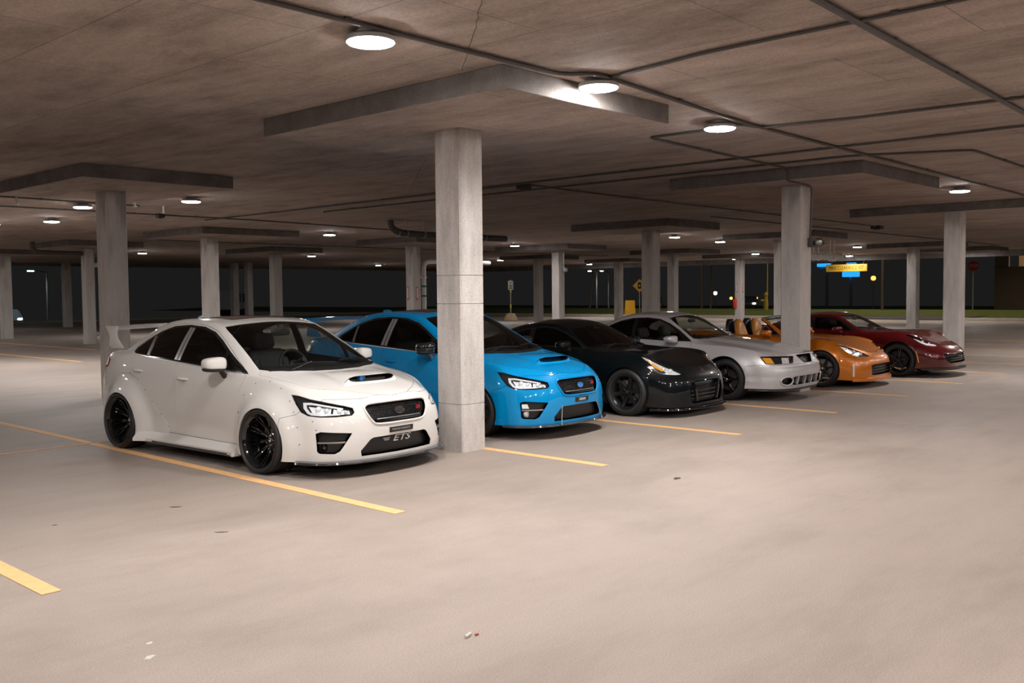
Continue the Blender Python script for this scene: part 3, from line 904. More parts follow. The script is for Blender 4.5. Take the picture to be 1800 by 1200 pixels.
# wheels ---------------------------------------------------------------------
def wheel_asm(R, width, rim_r, mats, style='mesh', spokes=10, dish=.05, parent=None, loc=(0, 0, 0), side=-1, camber=0, caliper=None, steer=0, rotor=True, lip=None):
    """wheel as a part of its car: tyre, rim, brake disc, hub cap. Outer face toward side*x"""
    root = empty('wheel'); root.parent = parent; root.location = loc
    root.rotation_euler = (0, camber * side, steer + (0 if side > 0 else PI))
    # build with the outer face toward +x
    w = width / 2; sw = (R - rim_r)
    bm = new()
    prof = [(rim_r - .008, w - .014), (rim_r + .004, w - .004), (rim_r + sw * .3, w + .010), (rim_r + sw * .6, w + .008), (R - .022, w - .006), (R - .006, w - .022)]
    groove = []
    for k, gx in enumerate((.62, .22, -.22, -.62)):
        groove += [(R, w * gx + .008), (R - .008, w * gx + .005), (R - .008, w * gx - .005), (R, w * gx - .008)]
    prof = prof + groove + [(r, -h) for r, h in reversed(prof)] + [(rim_r - .02, -w + .03), (rim_r - .02, w - .03)]
    lathe(bm, prof, 72, 'x', closed=True); fixn(bm)
    obj('tire', bm, mats['tire'], root, smooth=32)
    bm = new()
    fx = w - .012
    lathe(bm, [(rim_r - .004, fx + .006), (rim_r - .010, fx + .004), (rim_r - .016, fx - .006), (rim_r - .028, fx - .02), (rim_r - .034, fx - dish * .8), (rim_r - .036, -w + .05), (rim_r - .014, -w + .012), (rim_r - .006, -w + .012)], 64, 'x'); fixn(bm)
    obj('rim_lip', bm, lip or mats['rim'], root, smooth=30)
    bm = new()
    r0 = rim_r - .03; hubx = fx - dish
    def spoke(a, wi, wo, t=.018, x0=0, x1=0, ri=.055, ro=None):
        ro = ro or r0
        ca, sa = math.cos(a), math.sin(a)
        def P(r, off, x): return (x, r * ca - off * sa, r * sa + off * ca)
        sec = []
        for k in range(6):
            f = k / 5; r = ri + (ro - ri) * f; ww = (wi + (wo - wi) * f) / 2; xx = hubx + x0 + (x1 - x0) * f - .012 * math.sin(PI * f)
            sec.append([bm.verts.new(P(r, -ww, xx - t)), bm.verts.new(P(r, -ww, xx)), bm.verts.new(P(r, -ww * .3, xx + .006)), bm.verts.new(P(r, ww * .3, xx + .006)), bm.verts.new(P(r, ww, xx)), bm.verts.new(P(r, ww, xx - t))])
        for A, B in zip(sec[:-1], sec[1:]):
            for k in range(6):
                j = (k + 1) % 6; bm.faces.new((A[k], A[j], B[j], B[k]))
        bm.faces.new(sec[0]); bm.faces.new(sec[-1][::-1])
    ed = dish * .55
    for i in range(spokes):
        a = 2 * PI * i / spokes + .2
        if style == 'mesh':
            spoke(a - .09, .016, .012, x1=ed, ri=.06); spoke(a + .09, .016, .012, x1=ed, ri=.06)
            spoke(a, .02, .03, x1=ed * .4, ri=.05, ro=.13)
        elif style == 'split':
            spoke(a - .10, .026, .022, x1=ed); spoke(a + .10, .026, .022, x1=ed)
        elif style == 'wide':
            spoke(a, .062, .050, t=.03, x1=ed, ri=.05)
        elif style == 'thin':
            spoke(a, .03, .026, t=.022, x1=ed)
    lathe(bm, [(0, hubx + .012), (.03, hubx + .014), (.036, hubx + .004), (.075, hubx + .002), (.08, hubx - .02), (.07, hubx - .03), (0, hubx - .03)], 40, 'x')
    bmesh.ops.remove_doubles(bm, verts=bm.verts, dist=1e-5); fixn(bm)
    obj('rim_spokes', bm, mats['rim'], root, smooth=40)
    bm = new()
    for k in range(5):
        a = 2 * PI * k / 5; cyl(bm, (hubx - .005, .054 * math.cos(a), .054 * math.sin(a)), (hubx + .028, .054 * math.cos(a), .054 * math.sin(a)), .0095, 6, r2=.008)
    fixn(bm); obj('lug_nuts', bm, mats['chrome'], root)
    bm = new(); lathe(bm, [(0, hubx + .034), (.018, hubx + .033), (.026, hubx + .026), (.028, hubx + .008)], 24, 'x')
    bmesh.ops.remove_doubles(bm, verts=bm.verts, dist=1e-5); fixn(bm); obj('centre_cap', bm, mats['cap'], root, smooth=40)
    if rotor:
        bm = new(); lathe(bm, [(.07, hubx - .055), (.165, hubx - .055), (.165, hubx - .08), (.07, hubx - .08)], 48, 'x', closed=True); fixn(bm)
        obj('brake_disc', bm, mats['disc'], root, smooth=30)
        bm = new()
        P = [(.10, 1.9), (.185, 1.9), (.185, 2.7), (.10, 2.7)]
        lo, hi = [], []
        for k in range(9):
            a = 2.35 + (k - 4) * .12
            for L, xx in ((lo, hubx - .10), (hi, hubx - .038)):
                L.append((xx, .105 * math.cos(a), .105 * math.sin(a))); L.append((xx, .185 * math.cos(a), .185 * math.sin(a)))
        vl = [bm.verts.new(p) for p in lo]; vh = [bm.verts.new(p) for p in hi]
        for k in range(0, 16, 2):
            bm.faces.new((vl[k], vl[k + 1], vl[k + 3], vl[k + 2])); bm.faces.new((vh[k], vh[k + 2], vh[k + 3], vh[k + 1]))
            bm.faces.new((vl[k + 1], vh[k + 1], vh[k + 3], vl[k + 3])); bm.faces.new((vl[k], vl[k + 2], vh[k + 2], vh[k]))
        bm.faces.new((vl[0], vh[0], vh[1], vl[1])); bm.faces.new((vl[16], vl[17], vh[17], vh[16]))
        fixn(bm); obj('brake_caliper', bm, caliper or mats['disc'], root)
    return root

def rounded(bm, c, s, r, seg=3, rot=None): box(bm, c, s, rot, bev=r, seg=seg)
def superell(bm, c, s, e=2.6, nu=24, nv=14, shear=None):
    """rounded box-like ellipsoid"""
    V = []
    def sg(v, p): return math.copysign(abs(v) ** p, v)
    for i in range(nv + 1):
        ph = -PI / 2 + PI * i / nv; row = []
        for j in range(nu):
            th = 2 * PI * j / nu
            x = sg(math.cos(ph), 2 / e) * sg(math.cos(th), 2 / e); y = sg(math.cos(ph), 2 / e) * sg(math.sin(th), 2 / e); z = sg(math.sin(ph), 2 / e)
            p = Vector((x * s[0] / 2, y * s[1] / 2, z * s[2] / 2))
            if shear: p = Vector(shear(p))
            row.append(bm.verts.new(p + Vector(c)))
        V.append(row)
    for i in range(nv):
        for j in range(nu):
            k = (j + 1) % nu
            bm.faces.new((V[i][j], V[i][k], V[i + 1][k], V[i + 1][j]))
    bmesh.ops.remove_doubles(bm, verts=bm.verts, dist=1e-6)

def seat(parent, x, y, z, mat, mat2=None, low=False):
    r = empty('seat'); r.parent = parent
    bm = new(); rounded(bm, (x, y, z + .10), (.50, .50, .16), .05)
    fixn(bm); obj('seat_cushion', bm, mat, r, smooth='all')
    bm = new()
    t = Matrix.Rotation(math.radians(-20), 3, 'X')
    rounded(bm, (x, y + .33, z + .42), (.50, .15, .60), .06, rot=t)
    rounded(bm, (x - .2, y + .28, z + .40), (.09, .16, .42), .04, rot=t); rounded(bm, (x + .2, y + .28, z + .40), (.09, .16, .42), .04, rot=t)
    fixn(bm); obj('seat_backrest', bm, mat, r, smooth='all')
    bm = new(); rounded(bm, (x, y + .44, z + .80), (.27, .12, .19), .05, rot=t); fixn(bm)
    obj('head_rest', bm, mat2 or mat, r, smooth='all')
    return r
def interior(parent, w, yc, ye, zb, zfloor, mats, steer_x=.36, seats=True, rear=None, dash_z=None):
    """tub, dashboard, steering wheel, mirror"""
    zd = dash_z or zb
    bm = new()
    box(bm, (0, (yc + ye) / 2, zfloor + .02), (w * 2 - .1, ye - yc, .04))
    for s_ in (-1, 1): box(bm, (s_ * (w - .03), (yc + ye) / 2, (zfloor + zb - .06) / 2), (.05, ye - yc, zb - .06 - zfloor))
    box(bm, (0, yc, (zfloor + zb - .1) / 2), (w * 2 - .1, .04, zb - .1 - zfloor)); box(bm, (0, ye, (zfloor + zb - .1) / 2), (w * 2 - .1, .04, zb - .1 - zfloor))
    obj('cabin_tub', bm, mats['cabin'], parent)
    bm = new()
    sec = [(yc + .02, zd - .04), (yc + .25, zd - .005), (yc + .45, zd + .0), (yc + .55, zd - .06), (yc + .58, zd - .2), (yc + .48, zd - .42), (yc + .02, zd - .42)]
    prism(bm, sec, -w + .08, w - .08, 'x'); bmesh.ops.bevel(bm, geom=list(bm.edges), offset=.015, segments=2, affect='EDGES'); fixn(bm)
    obj('dashboard', bm, mats['cabin'], parent, smooth=30)
    sr = empty('steering_wheel'); sr.parent = parent; sr.location = (steer_x, yc + .74, zd - .03); sr.rotation_euler = (math.radians(-22) + 0, 0, 0)
    bm = new()
    tube(bm, [(.185 * math.cos(a), 0, .185 * math.sin(a)) for a in [2 * PI * k / 32 for k in range(32)]], .016, 8, closed=True)
    for a in (0, PI, -PI / 2): cyl(bm, (.04 * math.cos(a), .01, .04 * math.sin(a)), (.18 * math.cos(a), 0, .18 * math.sin(a)), .014, 8)
    superell(bm, (0, .0, 0), (.13, .05, .12)); fixn(bm)
    obj('steering_rim', bm, mats['cabin'], sr, smooth='all')
    bm = new(); cyl(bm, (0, 0, 0), (0, -.2, 0), .03, 10); fixn(bm); obj('steering_column', bm, mats['cabin'], sr)

def fn_mirror(parent, at, mat, foot, side=-1, size=(.20, .15, .125), stalk=(.1, .0, -.10), glassm=None, cap2=None):
    """door mirror: shell, foot, glass"""
    r = empty('door_mirror'); r.parent = parent; r.location = at
    bm = new()
    superell(bm, (0, 0, 0), size, 3.2, 28, 16, shear=lambda p: (p.x, p.y + abs(p.x) * .12 + p.x * side * .18, p.z * (1 - .18 * (p.x * side + .1) / .2)))
    # flat back with a recess
    fixn(bm)
    obj('mirror_shell', bm, mat, r, smooth='all')
    if cap2 is not None:
        bm = new(); superell(bm, (0, .004, -size[2] * .34), (size[0] * .96, size[1] * .96, size[2] * .42), 3, 28, 10, shear=lambda p: (p.x, p.y + abs(p.x) * .12 + p.x * side * .18, p.z)); fixn(bm)
        obj('mirror_underside', bm, cap2, r, smooth='all')
    bm = new(); superell(bm, (0, size[1] * .47, 0), (size[0] * .8, .012, size[2] * .72), 4, 24, 8, shear=lambda p: (p.x, p.y + abs(p.x) * .12 + p.x * side * .18, p.z)); fixn(bm)
    obj('mirror_glass', bm, glassm, r, smooth='all')
    bm = new()
    a = Vector((-side * size[0] * .25, .01, -size[2] * .3)); b = Vector((-side * stalk[0], stalk[1], stalk[2]))
    tube(bm, [a, a.lerp(b, .5) + Vector((0, 0, -.005)), b], [.028, .024, .03], 12); fixn(bm)
    obj('mirror_foot', bm, foot, r, smooth=50)
    return r

# ------------------------------------------------------------------ shared car materials
CM = dict(tire=pbr('tyre_rubber', (.018, .018, .018), .55, noise=.25, nscale=20), disc=pbr('brake_steel', (.35, .33, .32), .35, 1),
          cabin=pbr('cabin_black', (.016, .016, .017), .6), cloth=pbr('seat_cloth', (.03, .03, .032), .8),
          black=pbr('gloss_black', (.008, .008, .009), .08, coat=1), trim=pbr('satin_black_trim', (.014, .014, .015), .38),
          chrome=pbr('chrome', (.78, .78, .8), .09, 1), satin=pbr('satin_metal', (.6, .6, .6), .3, 1), liner=pbr('liner_black', (.006, .006, .006), .8),
          lens=glass('lamp_lens', (.93, .94, .95)), win=glass('tinted_window', (.16, .17, .17)), win_dark=glass('dark_window', (.03, .03, .032)), wind=glass('windshield_glass', (.78, .84, .80)), win_far=glass('clear_window', (.72, .76, .72)),
          reflector=pbr('lamp_reflector', (.90, .91, .93), .30, .25), drl=pbr('white_light_guide', (.85, .86, .9), .25, coat=1), amber=pbr('amber_lens', (1.0, .42, .03), .2, coat=1),
          red=pbr('red_enamel', (.55, .02, .02), .25, coat=1), redlens=pbr('red_lamp_lens', (.28, .01, .015), .12, coat=1), white=pbr('white_enamel', (.78, .78, .76), .35, coat=.5),
          silver_trim=pbr('silver_pillar', (.50, .49, .50), .22, .6, coat=.5), blueen=pbr('blue_enamel', (.0, .20, .62), .2, coat=1), mirror=pbr('mirror_silver', (.8, .82, .85), .03, 1), mesh=pbr('grille_mesh', (.02, .02, .022), .3, .4))

def flare(p, wy, wz, R, amp, w=.13, up=1.0):
    """swell of the fender around a wheel arch"""
    d = math.hypot(p[1] - wy, p[2] - wz)
    if abs(p[0]) < .45 or p[2] > 1.02: return 0
    return amp * (1 - sstep(R, R + w, d)) * sstep(.45, .62, abs(p[0]))

WB = 2.65
def st(y, x, z): return (x, y, z)
SEDAN_ST = [  # per station: five (x, y, z) from the sill up to the shoulder
    [(0, -.94, .19), (0, -.955, .33), (0, -.975, .49), (0, -.96, .65), (0, -.895, .775)],
    [(.32, -.925, .19), (.32, -.94, .33), (.32, -.955, .49), (.32, -.935, .65), (.31, -.865, .775)],
    [(.60, -.85, .19), (.60, -.87, .33), (.60, -.87, .49), (.59, -.84, .65), (.57, -.74, .775)],
    [(.80, -.70, .19), (.805, -.71, .33), (.795, -.70, .49), (.78, -.66, .65), (.725, -.54, .80)],
    [(.875, -.43, .19), (.88, -.43, .33), (.88, -.43, .49), (.87, -.43, .67), (.80, -.36, .87)],
    [(.89, 0, .19), (.895, 0, .35), (.90, 0, .55), (.89, 0, .76), (.825, 0, .945)],
    [(.872, .42, .19), (.876, .42, .36), (.886, .42, .56), (.886, .42, .77), (.845, .42, .972)],
    [(.862, .85, .19), (.866, .85, .36), (.876, .85, .58), (.884, .85, .80), (.858, .85, 1.0)],
    [(.86, 1.3, .19), (.864, 1.3, .36), (.874, 1.3, .60), (.884, 1.3, .83), (.860, 1.3, 1.028)],
    [(.862, 1.8, .19), (.866, 1.8, .36), (.878, 1.8, .61), (.888, 1.8, .85), (.860, 1.8, 1.058)],
    [(.872, 2.2, .19), (.877, 2.2, .36), (.890, 2.2, .61), (.895, 2.2, .86), (.855, 2.2, 1.08)],
    [(.89, 2.65, .19), (.892, 2.65, .36), (.898, 2.65, .62), (.890, 2.65, .87), (.835, 2.65, 1.095)],
    [(.868, 3.05, .20), (.872, 3.05, .37), (.875, 3.05, .62), (.860, 3.05, .87), (.79, 3.05, 1.10)],
    [(.79, 3.35, .22), (.80, 3.37, .38), (.80, 3.37, .62), (.785, 3.35, .87), (.71, 3.30, 1.10)],
    [(.45, 3.53, .24), (.45, 3.57, .39), (.45, 3.58, .63), (.44, 3.57, .88), (.42, 3.48, 1.11)],
    [(0, 3.57, .24), (0, 3.61, .39), (0, 3.62, .63), (0, 3.61, .88), (0, 3.52, 1.115)]]
SEDAN = dict(lines=[[st_[k] for st_ in SEDAN_ST] for k in range(5)], ns=4, nv=2,
    zc=[(-.895, .775), (-.78, .83), (-.6, .887), (-.35, .945), (-.12, .985), (-.04, 1.0), (.15, 1.095), (.4, 1.225), (.65, 1.345), (.85, 1.430), (1.0, 1.482), (1.15, 1.515), (1.35, 1.537), (1.6, 1.545), (1.85, 1.535), (2.1, 1.507), (2.35, 1.452), (2.6, 1.362), (2.8, 1.265), (2.95, 1.19), (3.04, 1.160), (3.2, 1.152), (3.4, 1.150), (3.52, 1.12)],
    rx=[(-.895, .30), (-.75, .46), (-.5, .62), (-.2, .70), (.1, .735), (.35, .755), (.55, .735), (.8, .685), (1.05, .645), (1.3, .625), (1.6, .615), (2.1, .605), (2.4, .605), (2.7, .63), (2.95, .655), (3.15, .655), (3.5, .61)],
    rz=[(-.895, .775), (-.78, .812), (-.5, .868), (-.2, .928), (.05, .975), (.22, 1.01), (.38, 1.075), (.55, 1.163), (.75, 1.270), (.95, 1.375), (1.12, 1.448), (1.3, 1.488), (1.5, 1.505), (1.8, 1.510), (2.05, 1.493), (2.3, 1.442), (2.5, 1.372), (2.75, 1.257), (2.92, 1.175), (3.05, 1.138), (3.3, 1.130), (3.5, 1.112)])

SIDE_GLASS_Z = [(.6, 1.0)]
def build_sedan(root, body, wide=False):
    m = dict(CM); m['rim'] = CM['black'] if wide else CM['trim']; m['cap'] = CM['chrome']
    Ra = .352 if not wide else .352
    zoff = .0
    R = .322
    def deform(p, i, j):
        p = np.array(p)
        a = .085 if wide else .012
        for wy in (0, WB):
            amp = a if wy == 0 else a * 1.15
            p[0] += flare(p, wy, R, Ra, amp, .12 if not wide else .20) * (1 if p[0] > 0 else -1)
        # shoulder crease along the doors
        if abs(p[0]) > .5:
            p[0] += .007 * math.exp(-((p[2] - (.845 + .06 * p[1] / WB)) / .035) ** 2) * sstep(.2, .7, p[1]) * (1 if p[0] > 0 else -1)
            p[0] -= .014 * math.exp(-((p[2] - .40) / .07) ** 2) * sstep(.5, .9, p[1]) * sstep(2.3, 1.9, p[1]) * (1 if p[0] > 0 else -1)
        # hood: raised centre with a dip toward the fender crease
        if p[1] < .1 and p[2] > .76 and abs(p[0]) < .70:
            k = sstep(-.85, -.55, p[1]) * sstep(.1, -.2, p[1])
            p[2] += .012 * k * math.exp(-((abs(p[0]) - .42) / .10) ** 2)
        return p
    sp = dict(SEDAN); sp['deform'] = deform
    sh = Shell(sp)
    side_f = lambda c, n: abs(c.x) > .5
    top_f = lambda c, n: n.z > .05
    # wheel arches
    for wy in (0, WB):
        for s_ in (-1, 1):
            arc = circle(wy, R + .005, Ra, 40)
            sh.region('arch', 90, arc, s_, filt=lambda c, n: abs(c.x) > .45)
    sh.delete('arch')
    # greenhouse
    ws = [(0, -.035), (.3, .0), (.55, .09), (.70, .205), (.748, .285), (.70, .55), (.655, .80), (.625, .99), (.60, 1.085), (.45, 1.07), (.25, 1.045), (0, 1.035)]
    sh.region('windshield', 'top', ws[:-1] + [(-a, b) for a, b in reversed(ws)], 0, filt=lambda c, n: c.z > .9 and n.z > .2)
    rg = [(0, 2.99), (.4, 2.975), (.60, 2.90), (.60, 2.75), (.56, 2.52), (.53, 2.40), (.3, 2.37), (0, 2.365)]
    sh.region('rear_glass', 'top', rg[:-1] + [(-a, b) for a, b in reversed(rg)], 0, filt=lambda c, n: c.z > .9 and n.z > .1)
    sf = lambda c, n: abs(n.x) > .25 and abs(c.x) > .4
    DLO = [(.36, .985), (.55, .995), (.9, 1.015), (1.3, 1.040), (1.8, 1.070), (2.2, 1.095), (2.50, 1.118), (2.575, 1.145), (2.56, 1.19), (2.42, 1.278), (2.2, 1.375), (1.95, 1.438), (1.65, 1.456), (1.35, 1.440), (1.12, 1.385), (.95, 1.302), (.75, 1.190), (.5, 1.060)]
    for s_ in (-1, 1):
        sh.region('window_trim', 90, DLO, s_, filt=sf)
        sh.region('front_quarter_glass', 90, [(.46, 1.008), (.745, 1.026), (.76, 1.165), (.64, 1.105)], s_, filt=sf, where=['window_trim'])
        sh.region('front_side_glass', 90, [(.80, 1.030), (1.55, 1.076), (1.51, 1.430), (1.36, 1.417), (1.14, 1.365), (.96, 1.278), (.815, 1.195)], s_, filt=sf, where=['window_trim'])
        sh.region('rear_side_glass', 90, [(1.685, 1.084), (2.205, 1.114), (2.235, 1.335), (2.08, 1.384), (1.9, 1.418), (1.635, 1.435)], s_, filt=sf, where=['window_trim'])
        sh.region('rear_quarter_glass', 90, [(2.25, 1.118), (2.51, 1.140), (2.50, 1.190), (2.38, 1.265), (2.275, 1.315)], s_, filt=sf, where=['window_trim'])
    # front end
    gr = [(.0, .722), (.20, .720), (.36, .710), (.398, .688), (.382, .625), (.335, .556), (.305, .540), (.0, .533)]
    G = gr + [(-a, b) for a, b in reversed(gr[1:-1])]
    sh.region('grille', 0, G, 0, filt=lambda c, n: n.y < -.2)
    lo = [(.0, .405), (.34, .400), (.375, .385), (.47, .285), (.46, .235), (0, .232)]
    sh.region('lower_intake', 0, lo + [(-a, b) for a, b in reversed(lo[1:-1])], 0, filt=lambda c, n: n.y < -.2)
    for s_ in (-1, 1):
        sh.region('fog_pocket', 20, [(.225, .462), (.50, .482), (.538, .466), (.532, .30), (.515, .282), (.385, .276), (.34, .30)], s_, filt=lambda c, n: n.y < -.1 and abs(c.x) > .38)
        sh.region('headlight', 40, [(-.165, .655), (-.14, .630), (.0, .620), (.16, .620), (.27, .632), (.335, .662), (.385, .735), (.425, .818), (.36, .812), (.25, .782), (.05, .742), (-.08, .715), (-.15, .695)], s_, filt=lambda c, n: c.y < -.1 and abs(c.x) > .3)
        sh.region('tail_light', 128, [(-3.2, .9), (-3.0, .9), (-3.0, 1.0), (-3.2, 1.0)], s_, filt=lambda c, n: c.y > 2.9)
    # shut lines
    hood = [(0, -.875), (.2, -.85), (.36, -.76), (.48, -.66), (.60, -.54), (.69, -.40), (.755, -.13), (.785, .10), (.80, .22), (.755, .255), (.69, .165), (.55, .06), (.3, -.03), (0, -.065)]
    sh.region('hood', 'top', hood[:-1] + [(-a, b) for a, b in reversed(hood)], 0, filt=lambda c, n: c.z > .66 and n.z > .2, where=['body'])
    tr = [(0, 3.01), (.45, 2.995), (.66, 2.93), (.68, 3.1), (.66, 3.36), (.55, 3.44), (0, 3.50)]
    sh.region('trunk_lid', 'top', tr[:-1] + [(-a, b) for a, b in reversed(tr)], 0, filt=lambda c, n: c.z > .95 and n.z > .3, where=['body'])
    for s_ in (-1, 1):
        fd = [(.47, .30), (.47, .60), (.46, .80), (.38, .955), (.46, 1.04), (.72, 1.195), (.92, 1.305), (1.10, 1.400), (1.34, 1.456), (1.57, 1.474), (1.62, 1.06), (1.645, .6), (1.635, .28), (.9, .27), (.5, .27)]
        sh.region('front_door', 90, fd, s_, filt=lambda c, n: abs(c.x) > .5 and n.z < .86, where=['body'])
        rd = [(1.635, .28), (1.645, .6), (1.62, 1.06), (1.57, 1.474), (1.8, 1.470), (2.0, 1.448), (2.25, 1.378), (2.46, 1.275), (2.60, 1.20), (2.60, 1.0), (2.52, .88), (2.37, .78), (2.26, .64), (2.22, .46), (2.20, .28)]
        sh.region('rear_door', 90, rd, s_, filt=lambda c, n: abs(c.x) > .5 and n.z < .86, where=['body'])
        fb = [(-1.0, .1), (-1.0, .62), (-.80, .70), (-.50, .62), (-.36, .50), (-.33, .1)]
    bp = [(-1.2, .05), (-1.2, .86), (-.885, .86), (-.84, .775), (-.62, .775), (-.44, .64), (-.30, .60), (-.30, .05)]
    for s_ in (-1, 1):
        sh.region('front_bumper', 90, bp, s_, where=['body'])
        sh.region('rear_bumper', 90, [(3.02, .05), (3.02, .55), (3.1, .74), (4, .74), (4, .05)], s_, where=['body'])
    if wide:
        FR = [(1.80, .20), (1.80, .344), (1.95, .47), (2.09, .60), (2.22, .73), (2.36, .84), (2.55, .90), (2.78, .89), (2.95, .82), (3.07, .70), (3.12, .52), (3.12, .20)]
        FF = [(.44, .20), (.45, .60), (.36, .78), (.20, .90), (.0, .93), (-.18, .87), (-.335, .76), (-.41, .66), (-.47, .52), (-.50, .36), (-.50, .20)]
        for s_ in (-1, 1):
            sh.region('rear_flare', 90, FR, s_, filt=lambda c, n: abs(c.x) > .5)
    pm = body
    if wide:
        for s_ in (-1, 1):
            o = sh.part('rear_flare', 'rear_flare', pm, root, side=s_, sink=-.004, fold=.02)
            rivets(sh, o, [p for p in FR[1:-1]], 90, s_, CM['trim'], r=.007)
            rivets(sh, root, [p for p in FF[1:-1]] + [(-.62, .58), (-.66, .50)], 90, s_, CM['trim'], r=.007)
    sh.part('body', 'body_shell', pm, root)
    sh.part('hood', 'hood', pm, root); sh.part('trunk_lid', 'trunk_lid', pm, root)
    sh.part('front_bumper', 'front_bumper', pm, root); sh.part('rear_bumper', 'rear_bumper', pm, root)
    doors = {}
    for s_ in (-1, 1):
        for d in ('front_door', 'rear_door'): doors[d, s_] = sh.part(d, d, pm, root, side=s_)
        for w, mt in (('front_side_glass', m['win']), ('rear_side_glass', m['win_dark']), ('rear_quarter_glass', m['win_dark']), ('front_quarter_glass', m['win'])):
            sh.part(w, w, m['win_far'] if (s_ > 0 and wide) else mt, root, side=s_, sink=.004, fold=.004, gap=0)
        sh.part('window_trim', 'window_trim', m['black'], root, side=s_, fold=.006, gap=.001)
        sh.patch('pillar_trim', m['silver_trim'], root, 90, [(1.563, 1.080), (1.602, 1.083), (1.568, 1.425), (1.524, 1.425)], s_, off=.003, thick=.004)
        sh.patch('pillar_trim', m['silver_trim'], root, 90, [(1.622, 1.084), (1.672, 1.087), (1.622, 1.428), (1.582, 1.427)], s_, off=.003, thick=.004)
        sh.patch('quarter_strip', m['satin'], root, 90, [(2.205, 1.114), (2.25, 1.118), (2.272, 1.315), (2.236, 1.33)], s_, off=.002, thick=.003)
        sh.patch('sill_molding', m['satin'], root, 90, [(.37, .984), (.9, 1.012), (1.3, 1.037), (1.8, 1.067), (2.2, 1.092), (2.50, 1.115), (2.50, 1.123), (2.2, 1.100), (1.8, 1.075), (1.3, 1.045), (.9, 1.020), (.37, .991)], s_, off=.004, thick=.004, cell=.1)
        sh.part('headlight', 'headlight_lens', m['lens'], root, side=s_, sink=.001, fold=0, gap=.001)
        sh.part('headlight', 'headlight_housing', m['liner'], root, side=s_, sink=.035, fold=0, wall=.035, gap=.0)
        sh.part('fog_pocket', 'fog_pocket', m['trim'], root, side=s_, sink=.05, fold=.01, wall=.05, gap=0)
    sh.part('windshield', 'windshield', m['wind'], root, sink=.004, fold=.004, gap=0)
    sh.part('rear_glass', 'rear_glass', m['win_dark'], root, sink=.004, fold=.004, gap=0)
    sh.part('grille', 'grille', m['mesh'], root, sink=.03, fold=.01, wall=.03, gap=0)
    sh.part('lower_intake', 'lower_intake', m['trim'], root, sink=.06, fold=.01, wall=.06, gap=0)
    sh.liner(['body', 'hood', 'trunk_lid', 'front_door', 'rear_door', 'front_bumper', 'rear_bumper', 'window_trim', 'rear_flare', 'front_flare'], 'inner_lining', m['cabin'], root)
    return sh, m

def place_wheels(root, R, width, rim_r, xo, mats, wb, drop, **kw):
    """four wheels, outer faces at |x| = xo"""
    for wy in (0, wb):
        for s_ in (-1, 1):
            x = (xo[0] if wy == 0 else xo[1]) - width / 2
            wheel_asm(R, width, rim_r, mats, parent=root, loc=(s_ * x, wy, R + drop), side=s_, **kw)
def wheel_liners(root, wb, Ra, zc, xo, mat, xin=.50):
    for wy in (0, wb):
        for s_ in (-1, 1):
            bm = new(); P = []
            for k in range(25):
                a = -.35 + (PI + .7) * k / 24
                P.append([(s_ * xin, wy + (Ra + .012) * math.cos(a), zc + (Ra + .012) * math.sin(a)), (s_ * (xo - .03), wy + (Ra + .012) * math.cos(a), zc + (Ra + .012) * math.sin(a))])
            V = grid_mesh(bm, P)
            bm.faces.new([r[0] for r in V])
            obj('wheel_liner', bm, mat, root)
def underbody(root, x, y0, y1, z, mat):
    bm = new(); box(bm, (0, (y0 + y1) / 2, z), (2 * x, y1 - y0, .03)); obj('underbody', bm, mat, root)
def cut_rail(sh, s_, y0, y1, zfun, n=20):
    return [sh.hit(y0 + (y1 - y0) * k / n, zfun(y0 + (y1 - y0) * k / n), 90, s_) for k in range(n + 1)]
def door_handle(sh, root, y, z, mat, s_=-1, L=.20):
    p0, n0 = sh.hit(y, z, 90, s_)
    if p0 is None: return
    h = empty('door_handle'); h.parent = root
    bm = new()
    P = []
    for k in range(9):
        t = k / 8; q, n = sh.hit(y - L / 2 + L * t, z + .012 * t, 90, s_)
        P.append(q + n * (.030 * math.sin(PI * t) ** .6))
    tube(bm, P, [.010 + .008 * math.sin(PI * k / 8) for k in range(9)], 10); fixn(bm)
    obj('handle_grip', bm, mat, h, smooth='all')
    sh.patch('handle_cup', mat, h, 90, circle(y, z - .004, .042, 16), s_, off=.0015, thick=.001)
def rivets(sh, root, pts, proj, s_, mat, r=.006):
    bm = new()
    for (u, v) in pts:
        p, n = sh.hit(u, v, proj, s_)
        if p is None: continue
        cyl(bm, p - n * .004, p + n * .004, r, 8, r2=r * .6)
    fixn(bm); o = obj('rivets', bm, mat, root)
    return o
